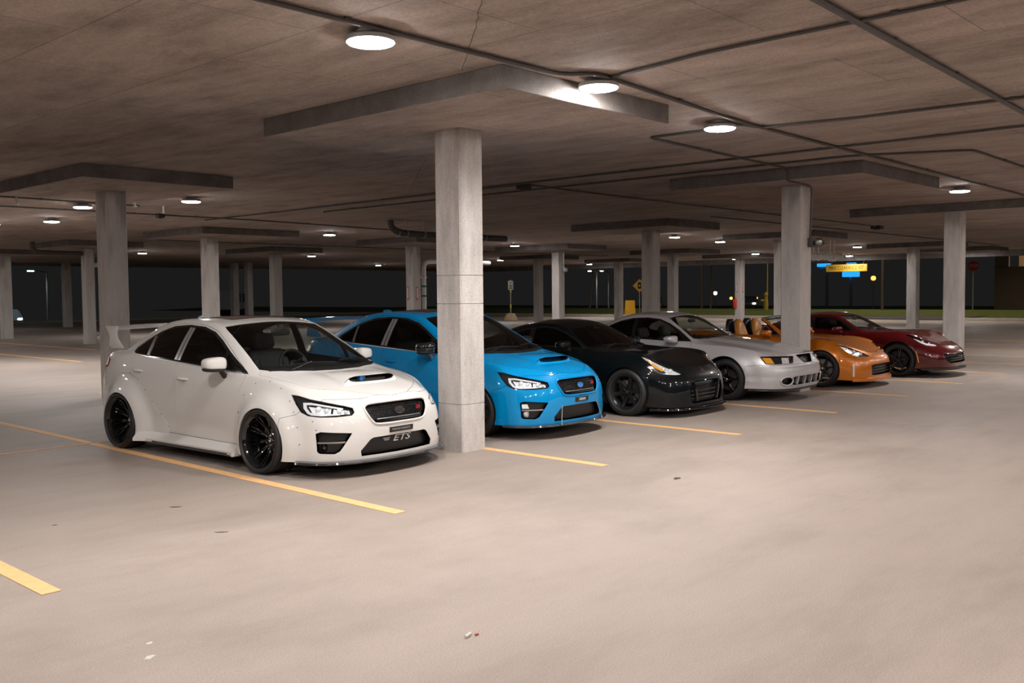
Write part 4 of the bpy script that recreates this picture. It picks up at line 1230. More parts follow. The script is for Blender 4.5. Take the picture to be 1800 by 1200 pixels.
def hood_scoop(sh, root, y0, y1, hw, h, pm, dark, slot=(.84, .16, .86)):
    r = empty('hood_scoop'); r.parent = root
    def zh(x, y):
        p, n = sh.hit(x, y, 'top', 0); return p.z if p is not None else .9
    N = 28
    def prof(u): return (1 - abs(u) ** 4.5)
    bm = new()
    rows = []
    for i in range(17):
        t = i / 16; y = y0 + .0 + (y1 - y0) * t
        w = hw * (1 - .22 * t); hh = h * (1 - t ** 1.3)
        row = []
        for j in range(N + 1):
            u = -1 + 2 * j / N; x = w * u
            yy = y + .05 * u * u * (1 - t)
            row.append((x, yy, zh(x, yy) - .006 + (hh + .004) * prof(u) ** .8))
        rows.append(row)
    V = grid_mesh(bm, rows)
    # front ring
    top = V[0]
    so = []
    sl, zb, zt = slot
    M = len(top)
    inner_t, inner_b, bot = [], [], []
    for j in range(M):
        u = -1 + 2 * j / N; x = hw * u; yy = y0 + .05 * u * u
        bz_ = zh(x, yy) - .006
        us = u * sl; e = max(0, 1 - abs(u) ** 6) ** .5
        xs = hw * us; ys = y0 + .05 * us * us; b2 = zh(xs, ys)
        mid = b2 + h * (zb + zt) / 2; half = h * (zt - zb) / 2 * e
        inner_t.append(bm.verts.new((xs, ys + .004, mid + half))); inner_b.append(bm.verts.new((xs, ys - .004, mid - half)))
        bot.append(bm.verts.new((x, yy - .035 * (1 - u * u) - .004, zh(x, yy - .035 * (1 - u * u)) - .004)))
    for j in range(M - 1):
        bm.faces.new((top[j], top[j + 1], inner_t[j + 1], inner_t[j]))
        bm.faces.new((inner_b[j], inner_b[j + 1], bot[j + 1], bot[j]))
    bmesh.ops.remove_doubles(bm, verts=bm.verts, dist=1e-5); fixn(bm)
    ti = [v.co.copy() for v in inner_t if v.is_valid]; bi = [v.co.copy() for v in inner_b if v.is_valid]
    obj('scoop_shell', bm, pm, r, smooth=50)
    bm = new()
    T = [bm.verts.new(c + Vector((0, .002, 0))) for c in ti]; B = [bm.verts.new(c + Vector((0, .002, 0))) for c in bi]
    T2 = [bm.verts.new(c + Vector((0, .12, -.0))) for c in ti]; B2 = [bm.verts.new(c + Vector((0, .12, 0))) for c in bi]
    for a, b in ((T, T2), (B, B2)):
        for j in range(len(a) - 1): bm.faces.new((a[j], a[j + 1], b[j + 1], b[j]))
    for j in range(min(len(T2), len(B2)) - 1): bm.faces.new((T2[j], T2[j + 1], B2[j + 1], B2[j]))
    obj('scoop_duct', bm, dark, r)
    return r, zh

def rear_wing(root, pm, mat_plate, y=3.50, z=1.365, hw=.69, ztr=1.085, chord=.25):
    r = empty('rear_wing'); r.parent = root
    bm = new()
    def foil(c, t=.016):
        out = []
        for k in range(14):
            a = 2 * PI * k / 14
            yy = c * .5 * math.cos(a); th = t * math.sin(a) * (1.0 - .5 * math.cos(a) * -1) 
            out.append((yy, th))
        return out
    rows = []
    n = 40
    for i in range(n + 1):
        s_ = -1 + 2 * i / n; x = hw * s_
        zz = z + .02 * (1 - s_ * s_) ; tw = math.radians(-7)
        c = chord * (1 - .12 * s_ * s_)
        rows.append([(x, y + a * math.cos(tw) - b * math.sin(tw) + .03 * s_ * s_, zz - a * math.sin(tw) * -1 * -1 + b * math.cos(tw)) for a, b in foil(c)])
    V = [[bm.verts.new(p) for p in row] for row in rows]
    for i in range(n):
        for j in range(14):
            k = (j + 1) % 14; bm.faces.new((V[i][j], V[i + 1][j], V[i + 1][k], V[i][k]))
    bm.faces.new(V[0]); bm.faces.new(V[-1][::-1]); fixn(bm)
    obj('wing_blade', bm, pm, r, smooth=50)
    for s_ in (-1, 1):
        bm = new()
        # upright, broad at the top, leaning forward to its foot
        rows = []
        for i in range(13):
            t = i / 12
            zz = z + .035 - (z + .035 - ztr) * t
            xx = s_ * (hw + .012 - .045 * t ** 2)
            c = .33 - .13 * math.sin(PI * min(1, t * 1.15)) * 1.0 + .0 * t
            yy = y + .01 - .02 * t
            th = .018 + .016 * t
            rows.append([(xx + th * math.sin(2 * PI * k / 12) * .5, yy + c * .5 * math.cos(2 * PI * k / 12), zz) for k in range(12)])
        V = [[bm.verts.new(p) for p in row] for row in rows]
        for i in range(12):
            for j in range(12):
                k = (j + 1) % 12; bm.faces.new((V[i][j], V[i + 1][j], V[i + 1][k], V[i][k]))
        bm.faces.new(V[0]); bm.faces.new(V[-1][::-1])
        bmesh.ops.bevel(bm, geom=[e for e in bm.edges if all(v in V[0] for v in e.verts)], offset=.006, segments=2, affect='EDGES')
        fixn(bm)
        obj('wing_upright', bm, pm, r, smooth=50)
    return r

def lip_from(sh, root, name, mat, zl, y_side, out=.03, th=.018, proj_z=.205, depth=.09, wide=0.0):
    """splitter blade following the plan outline of the bumper"""
    G = sh.G
    path = []
    for i in range(G.shape[0]):
        p = G[i][1]
        if p[1] > y_side: break
        path.append((p[0], p[1]))
    q_ = [path[0]]
    for p in path[1:]:
        if math.hypot(p[0] - q_[-1][0], p[1] - q_[-1][1]) > .035: q_.append(p)
    path = q_
    pts = [(-x, y) for x, y in reversed(path[1:])] + path
    bm = new(); rings = []
    n = len(pts)
    for i, (x, y) in enumerate(pts):
        a = pts[max(i - 1, 0)]; b = pts[min(i + 1, n - 1)]
        t = Vector((b[0] - a[0], b[1] - a[1], 0)).normalized(); nrm = Vector((t.y, -t.x, 0))
        k = sstep(0, .35, abs(x) / .9) if wide else 1
        c = Vector((x, y, zl)); o = out
        rings.append([bm.verts.new(c + nrm * q[0] + Vector((0, 0, q[1]))) for q in ((o, -th * .2), (o - .004, th * .5), (-.01, th * .9), (-depth, th * .9), (-depth, -th * .5), (o - .004, -th * .5))])
    for A, B in zip(rings[:-1], rings[1:]):
        for k in range(6):
            j = (k + 1) % 6; bm.faces.new((A[k], A[j], B[j], B[k]))
    bm.faces.new(rings[0]); bm.faces.new(rings[-1][::-1]); fixn(bm)
    return obj(name, bm, mat, root, smooth=35)
def side_skirt(sh, root, mat, y0, y1, z0=.135, z1=.25, x_out=.03, xb=.86, taper=.0, name='side_skirt'):
    for s_ in (-1, 1):
        bm = new(); rings = []
        n = 14
        for i in range(n + 1):
            t = i / n; y = y0 + (y1 - y0) * t
            p, nn = sh.hit(y, z1, 90, s_)
            xx = abs(p.x) if p is not None else xb
            o = x_out * (1 + taper * abs(2 * t - 1) ** 2)
            sec = [(xx - .06, z1 - .0), (xx + .002, z1), (xx + o * .55, z1 - .03), (xx + o, z0 + .03), (xx + o, z0), (xx - .06, z0)]
            rings.append([bm.verts.new((s_ * a, y, b)) for a, b in sec])
        for A, B in zip(rings[:-1], rings[1:]):
            for k in range(6):
                j = (k + 1) % 6; bm.faces.new((A[k], A[j], B[j], B[k]))
        bm.faces.new(rings[0]); bm.faces.new(rings[-1][::-1]); fixn(bm)
        obj(name, bm, mat, root, smooth=25)
def wiper(sh, root, x0, x1, y0, y1, mat):
    bm = new()
    P = []
    for k in range(7):
        t = k / 6; p, n = sh.hit(x0 + (x1 - x0) * t, y0 + (y1 - y0) * t, 'top', 0)
        if p is not None: P.append(p + n * .018)
    tube(bm, P, .007, 6)
    q, n = sh.hit(x0, y0 - .08, 'top', 0)
    if q is not None: cyl(bm, q + n * .01, P[len(P) // 2] + Vector((0, 0, .012)), .006, 6)
    fixn(bm); obj('wiper', bm, mat, root, smooth=40)
def lens_unit(sh, root, parts, proj, s_):
    pass

def finish_sedan(root, sh, m, pm, wide):
    drop = .035 if wide else .02
    R = .322; wd = .275 if wide else .245
    xo = (.99, .995) if wide else (.895, .90)
    mats = dict(m)
    if wide:
        place_wheels(root, R, wd, .270, xo, mats, WB, drop, style='mesh', spokes=10, dish=.15, camber=.045)
    else:
        place_wheels(root, R, wd, .238, xo, mats, WB, drop, style='split', spokes=7, dish=.045, camber=.02)
    wheel_liners(root, WB, .352, R + .005, .88, m['liner'])
    underbody(root, .68, -.62, 3.3, .20, m['liner'])
    interior(root, .80, .42, 2.8, 1.0, .28, m, steer_x=.36, dash_z=1.0)
    for x in (-.36, .36): seat(root, x, 1.30, .43, m['cloth'])
    r = empty('rear_bench'); r.parent = root
    bm = new(); rounded(bm, (0, 2.33, .83), (1.3, .16, .62), .06, rot=Matrix.Rotation(math.radians(-22), 3, 'X')); rounded(bm, (0, 2.13, .52), (1.3, .5, .18), .05)
    for x in (-.35, .35): rounded(bm, (x, 2.44, 1.17), (.24, .09, .15), .03)
    fixn(bm); obj('bench_cushions', bm, m['cloth'], r, smooth='all')
    bm = new(); superell(bm, (0, .92, 1.365), (.25, .035, .075), 3.5); cyl(bm, (0, .93, 1.39), (0, .98, 1.455), .01, 8); fixn(bm)
    obj('rear_view_mirror', bm, m['trim'], root, smooth='all')
    # mirrors
    for s_ in (-1, 1):
        fn_mirror(root, (s_ * 1.0, .68, 1.085), pm if wide else m['black'], m['trim'] if wide else m['satin'], s_, size=(.225, .16, .15), stalk=(.135, .03, -.135), glassm=m['mirror'], cap2=m['trim'])
        door_handle(sh, root, 1.46, .885, pm, s_); door_handle(sh, root, 2.38, .935, pm, s_)
    # roof fin and roof panel
    bm = new(); superell(bm, (0, 2.40, 1.492), (.07, .19, .085), 2.2, 20, 12, shear=lambda p: (p.x, p.y + (p.z + .04) * .6, p.z)); fixn(bm)
    obj('antenna_fin', bm, pm, root, smooth='all')
    sh.patch('sunroof', m['black'], root, 'top', [(-.40, 1.24), (-.3, 1.22), (.3, 1.22), (.40, 1.24), (.43, 1.32), (.43, 1.98), (.38, 2.04), (-.38, 2.04), (-.43, 1.98), (-.43, 1.32)], 0, off=.0025, thick=.004, cell=.06)
    # wipers, cowl
    wiper(sh, root, -.52, .05, .14, .07, m['trim']); wiper(sh, root, .64, .12, .22, .10, m['trim'])
    sh.patch('cowl_panel', m['trim'], root, 'top', [(-.70, .235), (-.55, .13), (-.3, .04), (0, .01), (.3, .04), (.55, .13), (.70, .235), (.70, .18), (.55, .065), (.3, -.025), (0, -.06), (-.3, -.025), (-.55, .065), (-.70, .18)], 0, off=.003, thick=.004, cell=.05)
    # hood scoop
    sc_, zh = hood_scoop(sh, root, -.58, -.10, .36, .085, pm, m['liner'])
    if wide:
        bm = new(); cyl(bm, (-.13, -.545, zh(-.13, -.55) + .040), (-.13, -.50, zh(-.13, -.55) + .042), .026, 20)
        cyl(bm, (-.09, -.54, zh(-.09, -.55) + .040), (-.09, -.50, zh(-.09, -.55) + .04), .014, 14); fixn(bm)
        obj('valve_cap', bm, m['blueen'], sc_, smooth=40)
    rear_wing(root, pm, pm, y=3.36, z=1.385, hw=.635, ztr=1.15, chord=.27)
    # front splitter, skirts
    car = pbr('carbon_lip', (.035, .033, .034), .22, coat=.8)
    lip_from(sh, root, 'front_splitter', car, .185, -.42, out=.055 if wide else .05, th=.022)
    if wide: side_skirt(sh, root, pm, .42, 2.26, z0=.165, z1=.265, x_out=.075)
    side_skirt(sh, root, car if wide else m['trim'], .45, 2.24, z0=.15, z1=.17 if wide else .20, x_out=.085 if wide else .012, name='skirt_blade')
    for s_ in (-1, 1):
        H = empty('headlight'); H.parent = root
        # light guide: a bent bar around the two lamps
        P = [(.275, .652), (.312, .700), (.315, .752), (.24, .752), (.06, .722), (-.06, .698), (-.06, .688), (.06, .708), (.23, .736), (.285, .735), (.282, .705), (.25, .664), (.15, .650), (.0, .650), (-.02, .638), (.15, .632), (.24, .638)]
        sh.patch('light_guide', m['drl'], H, 40, P, s_, off=-.006, thick=.018, cell=.02)
        bm = new()
        for (u, v, r_) in ((.17, .694, .028), (.09, .682, .024), (-.03, .672, .026), (-.09, .664, .018)):
            p, n = sh.hit(u, v, 40, s_)
            d = Vector((s_ * .25, -1, 0)).normalized()
            c = p - n * .022
            lathe_at(bm, c, d, [(0, .012), (r_ * .6, .010), (r_ * .9, .002), (r_, 0), (r_ * 1.15, .004), (r_ * 1.2, -.01)], 24)
        obj('lamp_projectors', bm, m['reflector'], H, smooth=40)
        sh.patch('lamp_reflector', m['reflector'], H, 40, [(.06, .656), (.235, .662), (.27, .725), (.05, .705)], s_, off=-.027, thick=.004)
        sh.patch('inner_reflector', m['reflector'], H, 40, [(-.13, .648), (.035, .650), (.03, .700), (-.12, .682)], s_, off=-.027, thick=.004)
        F = empty('fog_lamp'); F.parent = root
        sh.patch('fog_bar', m['satin'], F, 20, [(.285, .388), (.53, .388), (.53, .374), (.293, .374)], s_, off=-.004, thick=.02, cell=.05)
        if not wide:
            sh.patch('marker_lens', m['drl'], F, 20, [(.455, .40), (.525, .40), (.525, .45), (.47, .452)], s_, off=-.012, thick=.02)
        p, n = sh.hit(.475, .335, 20, s_); bm = new()
        lathe_at(bm, p - n * .045, Vector((0, -1, 0)), [(0, .014), (.028, .010), (.034, 0), (.040, .006), (.042, -.02)], 24)
        obj('fog_lens', bm, m['reflector'] if not wide else m['black'], F, smooth=40)
    # grille: frame bar, badge
    sh.patch('grille_frame', m['black'], root, 0, [(-.31, .565), (.31, .565), (.29, .548), (-.29, .548)], 0, off=-.004, thick=.03, cell=.05)
    bm = new(); P = []
    GP = [(.0, .730), (.20, .728), (.365, .718), (.408, .690), (.392, .622), (.342, .550), (.31, .532), (.0, .525)]
    for (u, v) in [tuple(q) for q in cr(mir2(GP), 4, closed=True)]:
        p, n = sh.hit(u, v, 0, 0)
        if p is not None: P.append(p + n * .002)
    tube(bm, P, .011, 8, closed=True); fixn(bm); obj('grille_surround', bm, pm, root, smooth='all')
    sh.patch('grille_bar', m['satin'], root, 0, [(-.29, .572), (.29, .572), (.295, .580), (-.295, .580)], 0, off=-.008, thick=.01, cell=.05)
    E = empty('front_emblem'); E.parent = root
    sh.patch('emblem_ring', m['chrome'], E, 0, [(.062 * math.cos(a) * 1.0, .640 + .034 * math.sin(a)) for a in [2 * PI * k / 24 for k in range(24)]], 0, off=-.008, thick=.012, cell=.02)
    sh.patch('emblem_field', m['blueen'] if not wide else m['liner'], E, 0, [(.055 * math.cos(a), .640 + .028 * math.sin(a)) for a in [2 * PI * k / 24 for k in range(24)]], 0, off=-.0065, thick=.004, cell=.02)
    for k, (x, z) in enumerate([(-.028, .647), (-.004, .653), (-.010, .633), (.010, .627), (.030, .635), (.018, .646)]):
        sh.patch('emblem_star', m['chrome'], E, 0, star(x, z, .010 if k == 0 else .006), 0, off=-.004, thick=.003, cell=.05)
    sh.text('grille_badge', 'STI', m['red'], root, 0, (.27, .642), .05, off=-.006, thick=.006, shear=.3)
    # honeycomb in the grille
    bm = new()
    for r_ in range(7):
        for c_ in range(-13, 14):
            x = c_ * .026 + (r_ % 2) * .013; z = .560 + r_ * .0225
            if inside(x, z, [(-.365, .70), (.365, .70), (.35, .63), (.305, .555), (-.305, .555), (-.35, .63)]):
                p, n = sh.hit(x, z, 0, 0)
                ring = [p - n * .020 + Vector((.0125 * math.cos(a), 0, .0125 * math.sin(a))) for a in [PI / 6 + PI / 3 * k for k in range(6)]]
                rin = [p - n * .020 + Vector((.0085 * math.cos(a), -.006, .0085 * math.sin(a))) for a in [PI / 6 + PI / 3 * k for k in range(6)]]
                A = [bm.verts.new(q) for q in ring]; B = [bm.verts.new(q) for q in rin]
                for k in range(6): bm.faces.new((A[k], A[(k + 1) % 6], B[(k + 1) % 6], B[k]))
    obj('grille_honeycomb', bm, m['black'], root)
    # bumper plate and intercooler lettering
    if wide:
        B = empty('bumper_plate'); B.parent = root
        sh.patch('plate_board', m['trim'], B, 0, [(-.155, .432), (.155, .432), (.155, .482), (-.155, .482)], 0, off=.008, thick=.008, cell=.04)
        sh.text('plate_lettering', 'TURN IN CONCEPTS', pbr('grey_lettering', (.35, .33, .32), .5), B, 0, (-.01, .457), .026, off=.0095, thick=.002)
        sh.text('intercooler_lettering', 'ETS', m['white'], root, 0, (.03, .358), .085, off=-.02, thick=.004, shear=.25, xs=1.75)
        sh.patch('lettering_stripe', m['white'], root, 0, [(-.21, .375), (-.12, .375), (-.13, .367), (-.21, .367)], 0, off=-.02, thick=.004)
        sh.patch('lettering_stripe', m['white'], root, 0, [(-.20, .358), (-.13, .358), (-.14, .350), (-.19, .350)], 0, off=-.02, thick=.004)
    else:
        B = empty('bumper_plate'); B.parent = root
        sh.patch('plate_board', m['trim'], B, 0, [(-.13, .440), (.13, .440), (.13, .490), (-.13, .490)], 0, off=.008, thick=.008, cell=.04)
        sh.text('plate_lettering', 'PERRIN', m['white'], B, 0, (0, .464), .042, off=.0095, thick=.002, shear=.2)
        for s_ in (-1, 1):
            S_ = empty('splitter_strut'); S_.parent = root
            p, n = sh.hit(s_ * .36, .40, 0, 0)
            bm = new(); q = Vector((s_ * .42, -.975, .20)); cyl(bm, p, q, .0055, 8)
            obj('strut_rod', bm, m['satin'], S_)
            bm = new()
            for c in (p, q): cyl(bm, c - Vector((0, 0, .012)), c + Vector((0, 0, .012)), .011, 8)
            obj('strut_joints', bm, m['satin'], S_)
    # tail lamps
    for s_ in (-1, 1):
        sh.patch('tail_lamp', m['redlens'], root, 'top' if False else 60, [(3.02, .88), (3.20, .86), (3.22, .98), (3.05, 1.0)] if False else [(3.14, .95), (3.34, .91), (3.40, .94), (3.38, 1.04), (3.22, 1.07), (3.12, 1.03)], s_, off=.006, thick=.01)
        sh.patch('tail_lamp_lens', m['reflector'], root, 60, [(3.17, .965), (3.33, .935), (3.36, 1.02), (3.22, 1.05), (3.15, 1.02)], s_, off=.0085, thick=.004)
def mir2(p):
    q = [(-a, b) for a, b in reversed(p)]
    return list(p) + q[1:-1]
def lathe_at(bm, c, d, prof, n=24):
    q = Vector(d).to_track_quat('Z', 'Y').to_matrix(); rings = []
    for r, h in prof:
        rings.append([bm.verts.new(Vector(c) + q @ Vector((max(r, 1e-4) * math.cos(2 * PI * i / n), max(r, 1e-4) * math.sin(2 * PI * i / n), h))) for i in range(n)])
    for a, b in zip(rings[:-1], rings[1:]):
        for i in range(n): bm.faces.new((a[i], a[(i + 1) % n], b[(i + 1) % n], b[i]))
def star(x, z, r): return [(x + (r if k % 2 == 0 else r * .42) * math.sin(PI * k / 6), z + (r if k % 2 == 0 else r * .42) * math.cos(PI * k / 6)) for k in range(12)]

# ------------------------------------------------------------------ the two-door cars
def mk(*rows):
    """rows of (xs, ys, zs) per station, five values each -> waterlines"""
    A = [[(r[0][k] if isinstance(r[0], tuple) else r[0], r[1][k] if isinstance(r[1], tuple) else r[1], r[2][k]) for k in range(5)] for r in rows]
    return [[a[k] for a in A] for k in range(5)]
def mir(p):
    """mirror an outline given from the centre line outward and back to the centre"""
    q = [(-a, b) for a, b in reversed(p)]
    if abs(p[-1][0]) < 1e-9: q = q[1:]
    if abs(p[0][0]) < 1e-9: q = q[:-1]
    return list(p) + q
def build_coupe(root, sp, pm, m):
    R, wb, Ra, za = sp['R'], sp['wb'], sp['Ra'], sp['za']
    def deform(p, i, j):
        p = np.array(p); sg = 1 if p[0] > 0 else -1
        for wy in (0, wb): p[0] += flare(p, wy, za, Ra, sp.get('flare', .012), sp.get('flare_w', .10)) * sg
        if sp.get('extra'): p = sp['extra'](p, sg)
        return p
    s2 = dict(lines=sp['lines'], ns=3, nv=2, zc=sp['zc'], rx=sp['rx'], rz=sp['rz'], deform=deform, glass_bulge=sp.get('bulge', .02))
    sh = Shell(s2)
    for wy in (0, wb):
        for s_ in (-1, 1): sh.region('arch', 90, circle(wy, za, Ra, 40), s_, filt=lambda c, n: abs(c.x) > .45)
    sh.delete('arch')
    sf = lambda c, n: abs(n.x) > .22 and abs(c.x) > .35
    if 'ws' in sp: sh.region('windshield', 'top', mir(sp['ws']), 0, filt=lambda c, n: c.z > .80 and n.z > .1)
    if 'rg' in sp: sh.region('rear_glass', 'top', mir(sp['rg']), 0, filt=lambda c, n: c.z > .85 and n.z > .1)
    if 'open' in sp:
        sh.region('opening', 'top', mir(sp['open']), 0, filt=lambda c, n: c.z > .6 and n.z > .2); sh.delete('opening')
    glasses = []
    for s_ in (-1, 1):
        if 'dlo' in sp:
            sh.region('window_trim', 90, sp['dlo'], s_, filt=sf)
            for k, g in enumerate(sp['side_glass']):
                nm = ['side_glass', 'quarter_glass'][k]
                sh.region(nm, 90, g, s_, filt=sf, where=['window_trim'])
                if s_ == 1: glasses.append(nm)
        a, pol = sp['hl']; sh.region('headlight', a, pol, s_, filt=lambda c, n: c.y < .1 and abs(c.x) > .25)
        for nm, (a, pol) in sp.get('pockets', {}).items():
            sh.region(nm, a, pol, s_, filt=lambda c, n: n.y < -.05 and abs(c.x) > .25)
    for nm, (pol, sink) in sp.get('front', {}).items():
        sh.region(nm, 0, mir(pol), 0, filt=lambda c, n: n.y < -.15 and c.y < 0)
    sh.region('hood', 'top', mir(sp['hood']), 0, filt=lambda c, n: c.z > sp.get('hood_z', .55) and n.z > .2, where=['body'])
    if 'trunk' in sp: sh.region('trunk_lid', 'top', mir(sp['trunk']), 0, filt=lambda c, n: c.z > .85 and n.z > .2, where=['body'])
    for s_ in (-1, 1):
        sh.region('door', 90, sp['door'], s_, filt=lambda c, n: abs(c.x) > .4 and n.z < .86, where=['body'])
        sh.region('front_bumper', 90, sp['bump'], s_, where=['body'])
        sh.region('rear_bumper', 90, sp['rbump'], s_, where=['body'])
    sh.part('body', 'body_shell', pm, root); sh.part('hood', 'hood', pm, root)
    sh.part('front_bumper', 'front_bumper', pm, root); sh.part('rear_bumper', 'rear_bumper', pm, root)
    if 'trunk' in sp: sh.part('trunk_lid', 'trunk_lid', pm, root)
    for s_ in (-1, 1):
        sh.part('door', 'door', pm, root, side=s_)
        for g in glasses: sh.part(g, g, m['win_far'] if (s_ > 0 and m.get('far_clear')) else (m['win'] if g == 'side_glass' else m['win_dark']), root, side=s_, sink=.004, fold=.004, gap=0)
        if 'dlo' in sp: sh.part('window_trim', 'window_trim', m['black'], root, side=s_, fold=.006, gap=.001)
        sh.part('headlight', 'headlight_lens', m['lens'], root, side=s_, sink=.001, fold=0, gap=.001)
        sh.part('headlight', 'headlight_housing', m.get('hl_house', m['liner']), root, side=s_, sink=.03, fold=0, wall=.03, gap=0)
        for nm in sp.get('pockets', {}): sh.part(nm, nm, m['trim'], root, side=s_, sink=.05, fold=.01, wall=.05, gap=0)
    if 'ws' in sp: sh.part('windshield', 'windshield', m['wind'], root, sink=.004, fold=.004, gap=0)
    if 'rg' in sp: sh.part('rear_glass', 'rear_glass', m['win_dark'], root, sink=.004, fold=.004, gap=0)
    for nm, (pol, sink) in sp.get('front', {}).items(): sh.part(nm, nm, m['mesh'], root, sink=sink, fold=.01, wall=sink, gap=0)
    sh.liner(['body', 'hood', 'trunk_lid', 'door', 'front_bumper', 'rear_bumper', 'window_trim'], 'inner_lining', m['cabin'], root)
    place_wheels(root, R, sp['tw'], sp['rim'], sp['xo'], m, wb, sp['drop'], lip=m.get('lip'), **sp['wheel'])
    wheel_liners(root, wb, Ra, za, sp['xo'][0] - .03, m['liner'])
    underbody(root, .66, sp['ends'][0] + .32, sp['ends'][1] - .3, .19, m['liner'])
    i_ = sp['cabin']
    interior(root, i_['w'], i_['y0'], i_['y1'], i_['z'], .24, m, steer_x=.36, dash_z=i_['dash'])
    if i_.get('seats', True):
        for x in (-.36, .36): seat(root, x, i_['seat'][0], i_['seat'][1], m['seat'], m.get('seat2'))
    bm = new(); mx, my, mz = i_['mir']; superell(bm, (0, my, mz), (.24, .035, .07), 3.5); cyl(bm, (0, my + .01, mz + .02), (0, my + .05, mz + .08), .01, 8); fixn(bm)
    obj('rear_view_mirror', bm, m['trim'], root, smooth='all')
    for s_ in (-1, 1):
        q = sp['mirror']
        fn_mirror(root, (s_ * q[0], q[1], q[2]), m.get('mirror_cap', pm), m.get('mirror_stalk', pm), s_, size=q[3], stalk=q[4], glassm=m['mirror'], cap2=None)
        door_handle(sh, root, sp['handle'][0], sp['handle'][1], pm, s_)
    return sh

# --- black coupe
Z_LINES = mk((0, (-.79, -.80, -.81, -.77, -.66), (.15, .28, .42, .56, .675)), (.32, (-.78, -.79, -.795, -.755, -.64), (.15, .28, .42, .56, .68)),
    (.60, (-.73, -.735, -.73, -.69, -.555), (.15, .28, .42, .57, .695)), ((.80, .80, .80, .785, .73), (-.58, -.585, -.575, -.53, -.39), (.15, .29, .44, .60, .755)),
    ((.875, .885, .89, .88, .79), -.34, (.16, .31, .48, .66, .84)), ((.885, .90, .91, .895, .79), 0, (.17, .33, .52, .74, .89)),
    ((.855, .865, .88, .875, .79), .45, (.17, .34, .53, .73, .895)), ((.85, .86, .87, .865, .80), .9, (.17, .34, .53, .73, .90)),
    ((.85, .86, .868, .862, .80), 1.3, (.17, .34, .54, .74, .915)), ((.86, .87, .878, .868, .79), 1.7, (.17, .34, .55, .76, .935)),
    ((.88, .895, .905, .895, .80), 2.1, (.17, .34, .56, .78, .96)), ((.90, .915, .925, .91, .79), 2.55, (.18, .34, .57, .79, .98)),
    ((.87, .885, .895, .875, .73), 2.95, (.2, .36, .58, .80, .98)), ((.78, .79, .80, .78, .63), (3.22, 3.24, 3.26, 3.24, 3.18), (.24, .4, .6, .8, .965)),
    (.45, (3.36, 3.39, 3.42, 3.41, 3.34), (.26, .42, .6, .8, .95)), (0, (3.38, 3.42, 3.45, 3.44, 3.37), (.26, .42, .6, .8, .95)))
BLACK_COUPE = dict(lines=Z_LINES, R=.335, wb=2.55, Ra=.352, za=.345, tw=.275, rim=.243, xo=(.915, .93), drop=.01, wheel=dict(style='wide', spokes=6, dish=.05), flare=.014, ends=(-.8, 3.4),
    zc=[(-.66, .675), (-.5, .745), (-.25, .81), (0, .857), (.3, .895), (.52, .92), (.62, .955), (.85, 1.075), (1.05, 1.175), (1.2, 1.245), (1.35, 1.30), (1.5, 1.325), (1.75, 1.333), (2.1, 1.300), (2.5, 1.21), (2.9, 1.085), (3.2, .99), (3.42, .95)],
    rx=[(-.66, .3), (-.5, .5), (-.2, .66), (.2, .70), (.6, .725), (.8, .70), (1.1, .60), (1.4, .56), (1.8, .545), (2.2, .535), (2.6, .54), (3.0, .55), (3.4, .5)],
    rz=[(-.66, .675), (-.4, .785), (0, .878), (.4, .905), (.7, .925), (.9, 1.01), (1.1, 1.125), (1.3, 1.215), (1.5, 1.268), (1.8, 1.278), (2.1, 1.245), (2.5, 1.145), (2.9, 1.025), (3.2, .96), (3.4, .945)],
    ws=[(0, .53), (.4, .585), (.66, .73), (.69, .80), (.57, 1.12), (.53, 1.22), (.3, 1.18), (0, 1.17)], rg=[(0, 3.12), (.35, 3.10), (.46, 2.95), (.46, 2.2), (.3, 2.12), (0, 2.10)],
    dlo=[(.74, .925), (1.2, .928), (1.9, .965), (2.2, 1.02), (2.32, 1.085), (2.15, 1.165), (1.9, 1.215), (1.65, 1.235), (1.45, 1.222), (1.25, 1.165), (1.05, 1.075), (.88, .985)],
    side_glass=[[(.85, .94), (1.75, .967), (1.80, 1.205), (1.6, 1.212), (1.42, 1.195), (1.22, 1.13), (1.02, 1.035)], [(1.85, .985), (2.18, 1.035), (2.25, 1.085), (2.1, 1.15), (1.9, 1.19)]],
    hood=[(0, -.62), (.3, -.60), (.5, -.50), (.63, -.36), (.69, -.15), (.71, .2), (.73, .55), (.71, .68), (.62, .62), (.4, .52), (0, .475)],
    door=[(.72, .26), (.70, .6), (.74, .925), (.9, 1.01), (1.1, 1.11), (1.3, 1.195), (1.5, 1.25), (1.72, 1.258), (1.84, 1.20), (1.88, .95), (1.86, .6), (1.78, .30), (1.7, .25)],
    bump=[(-1.2, .05), (-1.2, .9), (-.64, .9), (-.60, .66), (-.40, .64), (-.34, .60), (-.34, .05)], rbump=[(2.9, .05), (2.95, .6), (3.1, .75), (4, .75), (4, .05)],
    hl=(45, [(-.15, .604), (0, .600), (.15, .612), (.27, .645), (.385, .715), (.34, .735), (.30, .738), (.37, .79), (.443, .862), (.395, .858), (.27, .800), (.14, .738), (0, .675)]),
    front=dict(mouth_grille=([(0, .50), (.34, .495), (.43, .47), (.455, .37), (.42, .22), (.38, .195), (0, .195)], .06)),
    cabin=dict(w=.78, y0=.72, y1=2.2, z=.92, dash=.93, seat=(1.45, .22), mir=(0, 1.12, 1.17)),
    mirror=(.965, 1.02, .985, (.22, .14, .115), (.12, -.02, -.075)), handle=(1.66, .76))
